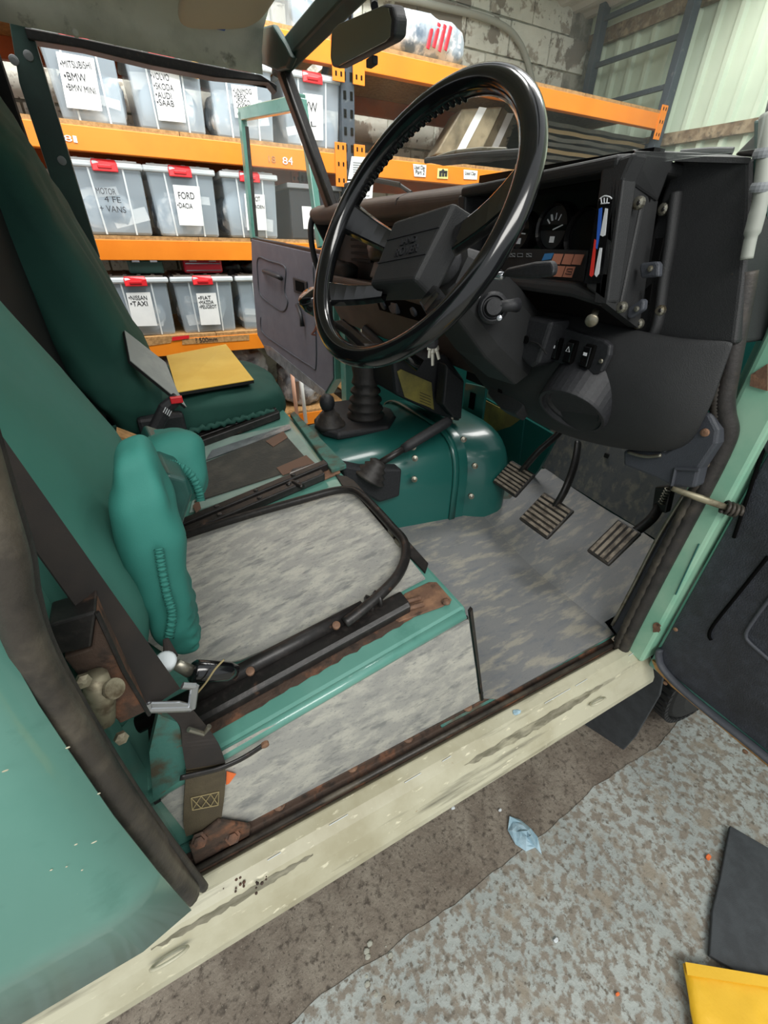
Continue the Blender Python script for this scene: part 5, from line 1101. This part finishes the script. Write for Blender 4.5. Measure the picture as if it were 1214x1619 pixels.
def gath2(w_, q):
    w_ = w_.copy(); w_.z += .005*math.sin(w_.y*150)*max(0, -q.z); return w_
m = MB(); m.pillow(Vector((-.35, .335, 1.015)), (Vector((1, .1, 0)).normalized(), Vector((-.1, 1, -.35)).normalized(), Vector((.05, .33, 1)).normalized()), (.045, .10, .055), 'fabric_cover', e=.6, nu=60, nv=40, wr=.008, ws=13, seed=15, fn=gath2); m.build('cushion_cover', ds, smooth=True)
def ruffle(pts, wpx, Y0, Y1, parent, amp=.0035, n=110):
    cv = spline([Vector((x, y, 0)) for x, y in pts], 12); k = len(cv); L_ = []
    for i in range(n+1):
        f_ = i/n*(k-1); j = min(int(f_), k-2); p_ = cv[j].lerp(cv[j+1], f_-j); t_ = (cv[j+1]-cv[j]).normalized(); L_.append((p_, Vector((-t_.y, t_.x, 0)), i/n))
    m = MB(); rows = []
    for w_ in (-1, -.6, -.2, .2, .6, 1):
        r_ = []
        for i, (p_, nn_, f_) in enumerate(L_):
            q = p_+nn_*(w_*wpx*(.85+.25*math.sin(i*1.9))); hgt = amp*(1-w_*w_*.8)*(.6+.5*math.sin(i*1.15+.6*math.sin(i*.31)))
            r_.append(V(q.x, q.y, Y=Y0+(Y1-Y0)*f_-hgt-.002))
        rows.append(r_)
    m.grid(rows, 'fabric_cover'); return m.build('elastic_edge', parent, smooth=True, solid=.0015)
ruffle(((251, 868), (256, 900), (264, 940), (272, 972), (267, 1008)), 7.5, .056, .066, cu)
ruffle(((248, 741), (262, 734), (282, 737), (302, 752), (314, 776), (317, 792)), 7, .225, .235, ds)
m = MB(); P_ = [V(x, y, Y=.16) for x, y in ((262, 748), (298, 758), (305, 782), (290, 830), (268, 915), (256, 905), (240, 800))]
m.slab(P_, (-.02, .24, -.02), 'vinyl_green'); m.build('cushion_base', ds, bevel=.02, seg=4)
# ---- passenger seat
m = MB(); lean2 = math.radians(15); z2_ = Vector((-math.sin(lean2), 0, math.cos(lean2))); x2_ = Vector((math.cos(lean2), 0, math.sin(lean2)))
m.pillow(Vector((-.50, 1.17, 1.22)), (x2_, EY, z2_), (.095, .24, .43), 'fabric_shaded', e=.5, nu=72, nv=52, wr=.022, ws=8, seed=31); ps = m.build('passenger_seat', car, smooth=True, label='passenger seat in a loose green cover, darkened for shade')
m = MB(); m.pillow(Vector((-.185, 1.19, .872)), (EX, EY, Vector((-.15, 0, 1)).normalized()), (.215, .24, .068), 'fabric_shaded', e=.5, nu=72, nv=30, wr=.008, ws=12, seed=41); m.build('cushion', ps, smooth=True)
sp2 = [Vector((-.34+.30*k/40, .945, .835+.03*k/40+.004*math.sin(k*1.9))) for k in range(41)]
m = MB(); m.tube(sp2, [.007+.003*(k % 2) for k in range(41)], 'fabric_shaded', 8); m.build('elastic_edge', ps, smooth=True)
m = MB(); m.box((-.42, .93, .80), (-.30, 1.02, .90), 'black_plastic'); m.build('belt_anchor', ps, bevel=.01)
bk = V(262, 645, Y=.80); m = MB(); m.tube([bk+Vector((-.06, .0, -.08)), bk, V(282, 628, Y=.80)], [.016, .018, .016], 'black_plastic', 8, flat=.6); sbk = m.build('belt_buckle', car, bevel=.003)
m = MB(); m.obox(V(279, 632, Y=.79), EX, EY, EZ, .014, .006, .008, 'clip'); m.build('release_button', sbk, bevel=.002)
m = MB()
for k in range(4): a, b = V(258+k*3, 652+k*2, Y=.782), V(262+k*3, 644+k*2, Y=.782); m.tube([a, b], .0012, 'white_print', 5)
m.build('buckle_print', sbk)
m = MB(); m.slab([V(x, y, Y=.62) for x, y in ((184, 688), (222, 702), (212, 716), (186, 706))], (0, .05, 0), 'chipboard'); tag(m.build('wood_strip'), 'bare wooden strip lying behind the folded driver cushion', 'strip')
# boards lying on the passenger seat
c = V(330, 585, Y=1.15)
yb_ = thing('foam_board', c, 'yellow faced foam board with black underside lying on the passenger seat', 'board')
P_ = [V(x, y, Y=Y_) for x, y, Y_ in ((263, 562, 1.33), (357, 544, 1.38), (401, 600, .99), (280, 620, 0.95))]
m = MB(); m.slab(P_, (0, 0, -.002), 'board_yellow'); m.build('yellow_face', yb_)
m = MB(); m.slab([q-EZ*.0021 for q in P_], (0, 0, -.009), 'mat_edge'); m.build('foam_backing', yb_)
gb_ = thing('trim_board', V(245, 580, Y=1.0), 'grey marbled board with black edge leaning against the passenger seat back', 'board')
A3, B3, C3 = V(197, 522, Y=.96), V(295, 643, Y=.86), V(206, 570, Y=.88); n3 = (B3-A3).cross(C3-A3).normalized()
def on3(x, y): q = ray(x, y); return CAM+q*((A3-CAM).dot(n3)/q.dot(n3))
P_ = [on3(x, y) for x, y in ((197, 522), (262, 573), (280, 617), (295, 643), (206, 570))]
nn = (P_[1]-P_[0]).cross(P_[3]-P_[0]).normalized(); nn = nn if nn.z > 0 else -nn
m = MB(); m.slab(P_, nn*-.002, 'board_grey'); m.build('grey_face', gb_)
m = MB(); m.slab([q-nn*.0021 for q in P_], nn*-.008, 'mat_edge'); m.build('foam_backing', gb_)

# ---- far door opening: post, rail, headliner, roof
m = MB(); P_ = [V(x, y, Y=1.47) for x, y in ((12, 20), (48, 40), (158, 408), (120, 405), (30, 130))]
m.slab(P_, (0, .04, 0), 'dark_green'); bf = m.build('far_door_post', car, bevel=.003)
for px, py in ((45, 88), (98, 254), (22, 95)): m = MB(); m.lathe(V(px, py, Y=1.468), -EY, [(.011, 0), (.010, .002), (.005, .003)], 'grey_print', 14); m.build('screw', bf)
m = MB(); P_ = [V(x, y, Y=1.46) for x, y in ((38, 42), (140, 62), (260, 88), (360, 108), (412, 118), (438, 134), (438, 146), (425, 130), (340, 122), (240, 103), (130, 76), (44, 62))]
m.slab(P_, (0, .05, 0), 'black_metal'); cr = m.build('cant_rail', car, bevel=.003)
for px, py in ((120, 54), (354, 97)): m = MB(); m.lathe(V(px, py, Y=1.455), -EY+EZ*.2, [(.008, 0), (.007, .008), (.003, .010)], 'headliner', 12); m.build('clip', cr)
rows = []
for px0, py0, px1, py1 in ((-60, 20, -60, -160), (38, 42, 20, -140), (140, 62, 120, -120), (260, 88, 250, -100), (360, 108, 360, -80), (415, 118, 430, -60)):
    a = V(px0, py0, Y=1.455); b = Vector((a.x, 1.40, a.z+.085)); c = Vector((a.x, 1.30, a.z+.115)); rows.append([a, a+Vector((0, -.012, .045)), b, c, Vector((a.x, .7, 1.90)), Vector((a.x, .05, 1.88)), Vector((a.x, -.03, 1.80))])
rows[-1] = [q+Vector((.0, 0, 0)) for q in rows[-1]]
m = MB(); m.grid(rows, 'headliner'); rf = m.build('roof', car, smooth=True, solid=.006)
m = MB(); q = V(345, 36, Y=1.40); m.obox(q, EX, EY, EZ, .016, .006, .012, 'blue_print'); m.build('blue_tape', rf)
m = MB(); a = V(360, 25, Y=1.2); m.pillow(Vector((.02, 1.12, 1.795)), (Vector((1, 0, .15)).normalized(), EY, EZ), (.11, .21, .012), 'visor', e=.5, nu=36, nv=14); m.build('sun_visor', car, smooth=True)
# windscreen frame
hx, hz = .205, 1.755
m = MB(); m.slab([(hx-.015, .0, hz-.012), (hx+.02, .0, hz-.022), (hx+.03, .0, hz+.03), (hx-.01, .0, hz+.04)], (0, 1.43, 0), 'dark_green'); wf = m.build('windscreen_frame', car, bevel=.006)
a, b = V(448, 112, X=.21), V(524, 326, X=.325)
wd = (b-a).normalized(); s1 = Vector((0, 1, 0)); s2 = wd.cross(s1).normalized()
m = MB(); m.obox((a+b)/2+EY*.0, wd, s1, s2, (b-a).length/2+.02, .022, .018, 'black_metal'); m.build('windscreen_pillar', wf, bevel=.006)
m = MB(); m.tube([a+Vector((-.01, -.02, -.01)), b+Vector((-.01, -.02, 0))], .008, 'rubber', 8); m.build('pillar_seal', wf, smooth=True)
m = MB(); P_ = [V(x, y, X=.18) for x, y in ((405, 62), (412, 42), (430, 38), (450, 70), (460, 90), (452, 108), (438, 112), (410, 100))]
m.slab(P_, (.02, 0, 0), 'dark_green'); m.build('corner_bracket', wf, bevel=.005)
m = MB(); m.lathe(V(412, 91, X=.178), -EX, [(.006, 0), (.005, .002), (.002, .003)], 'grey_print', 12); m.build('screw', wf)
# windscreen glass
gz0 = Vector((.33, 0, 1.425)); gz1 = Vector((.215, 0, 1.76))
m = MB(); m.slab([(.345, .02, 1.42), (.345, 1.38, 1.42), (.215, 1.38, 1.76), (.215, .02, 1.76)], (.004, 0, .0015), 'glass'); m.build('windscreen_glass', wf)
m = MB(); m.slab([(.49, .06, 1.35), (.62, .06, 1.35), (.62, .06, 1.385), (.49, .06, 1.395)], (0, 1.38, 0), 'dark_green'); m.build('scuttle_panel', car, bevel=.004)
# wipers
def wiper(pts, Y0, name='wiper'):
    m = MB(); m.tube([V(x, y, X=X_) for x, y, X_ in pts], .006, 'black_plastic', 8, flat=.5); wp = m.build(name, car); return wp
wp = wiper(((672, 254, .37), (740, 246, .365), (835, 240, .36)), 0)
m = MB(); m.slab([V(x, y, X=.362) for x, y in ((674, 256), (830, 243), (828, 250), (700, 262))], (.004, 0, 0), 'rubber'); m.build('wiper_blade', wp)
m = MB(); m.tube([V(690, 250, X=.372), V(720, 241, X=.375), (V(760, 237, X=.375)), V(800, 238, X=.375)], .005, 'steel', 8, flat=.6); m.build('wiper_arm', wp)
wp = wiper(((545, 293, .37), (590, 284, .365), (632, 292, .36)), 0); m = MB(); m.tube([V(628, 290, X=.37), V(650, 305, X=.37)], .005, 'black_plastic', 8); m.build('wiper_arm', wp)
m = MB(); m.lathe(V(548, 320, X=.37), EZ, [(.03, -.01), (.028, .008), (.018, .016), (.004, .018)], 'rubber', 20); m.build('washer_boot', wp, smooth=True)
m = MB(); m.tube([V(1075, 243, X=.56), V(1120, 240, X=.56), V(1158, 240, X=.56)], .006, 'black_plastic', 8, flat=.5); m.build('wiper', car)
# mirror
mc = V(572, 61, X=.14); mn = (CAM+Vector((-.3, .2, 0))-mc).normalized(); ms = mn.cross(EZ).normalized(); mu = ms.cross(mn)
MP = [V(x, y, X=.14) for x, y in ((525, 48), (535, 38), (606, 8), (617, 10), (622, 30), (620, 58), (612, 66), (535, 106), (526, 104), (523, 90))]
cen = sum(MP, Vector())/len(MP)
m = MB(); m.slab([cen+(q-cen)*1.05 for q in MP], (.03, .01, .006), 'black_plastic'); mr = m.build('rear_view_mirror', car, bevel=.006, seg=3)
m = MB(); m.slab([cen+(q-cen)*.95-EX*.0015 for q in MP], (.003, 0, 0), 'mirror'); m.build('mirror_glass', mr)
m = MB(); m.tube([V(592, 10, X=.16), V(588, -20, X=.18), V(585, -40, X=.2)], .007, 'black_plastic', 8); m.build('mirror_stem', mr)
m = MB(); m.obox(V(588, 98, X=.145), EX, EY, EZ, .006, .014, .006, 'black_plastic'); m.build('dip_lever', mr, bevel=.002)

# ---- far door, open at right angles
hg = Vector((.405, 1.49)); tip = Vector((.272, 2.33)); dv = (tip-hg).normalized(); dn = Vector((-dv.y, dv.x)); 
DV, DN = Vector((dv.x, dv.y, 0)), Vector((-dv.y, dv.x, 0)); 
if DN.x > 0: DN = -DN
def DP(px, py, lift=0):
    q = ray(px, py); o = Vector((hg.x, hg.y, 0))+DN*lift; return CAM+q*((o-CAM).dot(DN)/q.dot(DN))
P_ = [DP(x, y) for x, y in ((398, 376), (525, 404), (530, 600), (516, 624), (418, 548), (408, 530), (400, 440))]
m = MB(); m.slab(P_, DN*-.045, 'paint'); pd = m.build('passenger_door', car, bevel=.004)
cen = sum(P_, Vector())/len(P_)
m = MB(); m.slab([cen+(q-cen)*.985+DN*.001 for q in P_], DN*.006, 'pdoor_vinyl'); pc = m.build('door_card', pd, bevel=.004, label='grey vinyl door card')
def dline(pts, name='pressed_line', r_=.005, mat='grey_trim', closed=False):
    m = MB(); m.tube([DP(x, y, .007) for x, y in pts], r_, mat, 6, closed=closed); return m.build(name, pc, smooth=True)
dline([(q.x, q.y) for q in spline([Vector((x, y, 0)) for x, y in ((408, 408), (424, 412), (448, 420), (452, 432), (450, 460), (455, 478), (448, 492), (430, 482), (412, 466), (408, 440))], 4, True)], closed=True)
dline([(q.x, q.y) for q in spline([Vector((x, y, 0)) for x, y in ((495, 415), (498, 480), (500, 575), (490, 578), (440, 545), (415, 525), (412, 500))], 4)])
m = MB(); m.slab([DP(x, y, .008) for x, y in ((464, 438), (486, 445), (487, 468), (466, 462))], DN*.006, 'black_plastic'); hd = m.build('door_latch', pc, bevel=.003)
m = MB(); m.slab([DP(x, y, .015) for x, y in ((467, 443), (480, 447), (481, 463), (468, 459))], DN*.002, 'void'); m.build('latch_recess', hd)
m = MB(); m.tube(spline([DP(417, 429, .006), DP(420, 430, .03), DP(440, 438, .03), DP(444, 440, .006)], 4), .011, 'black_plastic', 8); m.build('pull_handle', pc, smooth=True)
m = MB(); m.tube([DP(470, 482, .01), DP(476, 500, .022), DP(478, 516, .022)], [.012, .008, .012], 'black_plastic', 8); m.build('window_winder', pc, smooth=True)
m = MB(); m.slab([DP(x, y, .002) for x, y in ((418, 545), (430, 548), (516, 618), (514, 628), (470, 598), (424, 560))], DN*.008, 'tape_silver'); m.build('lower_trim', pc)
# window frame
def dbar(pa, pb, w_, mat='paint'):
    a, b = DP(*pa, -.01), DP(*pb, -.01); d_ = (b-a).normalized(); s_ = DN.cross(d_); m = MB(); m.obox((a+b)/2, d_, s_, DN, (b-a).length/2+w_, w_, .014, mat); return m.build('window_frame', pd, bevel=.003)
dbar((383, 185), (401, 376), .018); dbar((384, 181), (474, 162), .022); dbar((478, 166), (507, 385), .015); dbar((401, 379), (515, 402), .012, 'black_metal')
m = MB(); m.slab([DP(x, y, -.01) for x, y in ((388, 190), (473, 170), (508, 385), (404, 376))], DN*.004, 'glass_door'); m.build('window_glass', pd)
m = MB(); m.tube([DP(390, 200, .0), DP(406, 374, .0)], .008, 'rubber', 6); m.build('glass_channel', pd)
m = MB(); m.slab([(.42, 1.46, .55), (.50, 1.46, .55), (.50, 1.52, .55), (.42, 1.52, .55)], (0, 0, .8), 'paint'); m.build('far_pillar', car, bevel=.005)
m = MB(); m.box((-.5, 1.44, .50), (.5, 1.56, .55), 'paint'); m.build('far_sill', car, bevel=.005)

# ================================================================== THINGS ON THE FLOOR
t = thing('blue_rag', V(830, 1325, Z=.0), 'crumpled pale blue paper towel on the floor', 'paper towel')
m = MB(); base = [(805, 1292), (822, 1296), (838, 1312), (848, 1326), (857, 1350), (846, 1340), (832, 1345), (815, 1335), (803, 1312)]
cen = V(828, 1320, Z=.012); rim = [V(x, y, Z=.008) for x, y in base]
rows = []
for f_ in (1, .75, .5, .25): rows.append([cen.lerp(q, f_)+EZ*(.016*(1-f_)+.014*noise.noise(q*60+Vector((f_*9, 0, 0)))) for q in rim+[rim[0]]])
m.grid(rows, 'rag'); m.add(rows[-1][:-1], [tuple(range(len(rim)))], 'rag'); m.build('towel', t, smooth=False, solid=.002)
t = thing('rubber_mat', V(1170, 1420, Z=.006), 'black rubber mat offcut lying on the painted concrete', 'mat')
P_ = [V(x, y, Z=.008) for x, y in ((1151, 1308), (1300, 1395), (1330, 1640), (1118, 1512), (1123, 1440), (1135, 1392))]
m = MB(); m.slab(P_, (0, 0, .012), 'rubber_sheet'); m.build('mat_sheet', t, bevel=.002)
t = thing('padded_envelope', V(1150, 1580, Z=.02), 'yellow padded envelope overlapping the black mat on the floor', 'envelope')
P_ = [V(x, y, Z=.026) for x, y in ((1080, 1523), (1300, 1560), (1320, 1720), (1112, 1720))]
rows = []
for i in range(13): rows.append([P_[0].lerp(P_[1], j/16).lerp(P_[3].lerp(P_[2], j/16), i/12)+EZ*(.006*noise.noise(Vector((i*.5, j*.5, 2)))) for j in range(17)])
m = MB(); m.grid(rows, 'envelope'); m.build('envelope_body', t, smooth=True, solid=.006)
m = MB(); m.slab([P_[0].lerp(P_[1], s_).lerp(P_[3].lerp(P_[2], s_), u_)+EZ*.009 for s_, u_ in ((0, 0), (1, 0), (1, .12), (0, .12))], EZ*.002, 'envelope'); m.build('flap', t)
for i, (px, py, r_, mt, lb) in enumerate(((716, 1278, .006, 'white_plastic', 'small white chip on the floor below the sill'), (1120, 1355, .008, 'grit_orange', 'small orange scrap on the floor beside the black mat'), (976, 1572, .005, 'grit_orange', 'tiny orange scrap on the painted floor at the bottom'), (879, 1486, .006, 'white_plastic', 'small white chip on the painted floor'), (790, 1281, .005, 'white_plastic', 'tiny white chip beside the blue towel'))):
    q = V(px, py, Z=.008); m = MB(); m.pillow(q, (EX, EY, EZ), (r_, r_*.6, .002), mt, e=.7, nu=10, nv=5, wr=r_*.3, ws=120, seed=i); tag(m.build('floor_scrap'), lb, 'scrap')
q = V(818, 1126, Z=.56); m = MB(); m.pillow(q, (EX, EY, EZ), (.010, .005, .004), 'rag', e=.7, nu=12, nv=6, wr=.004, ws=150); tag(m.build('towel_scrap'), 'torn scrap of blue towel on the cream sill', 'scrap')
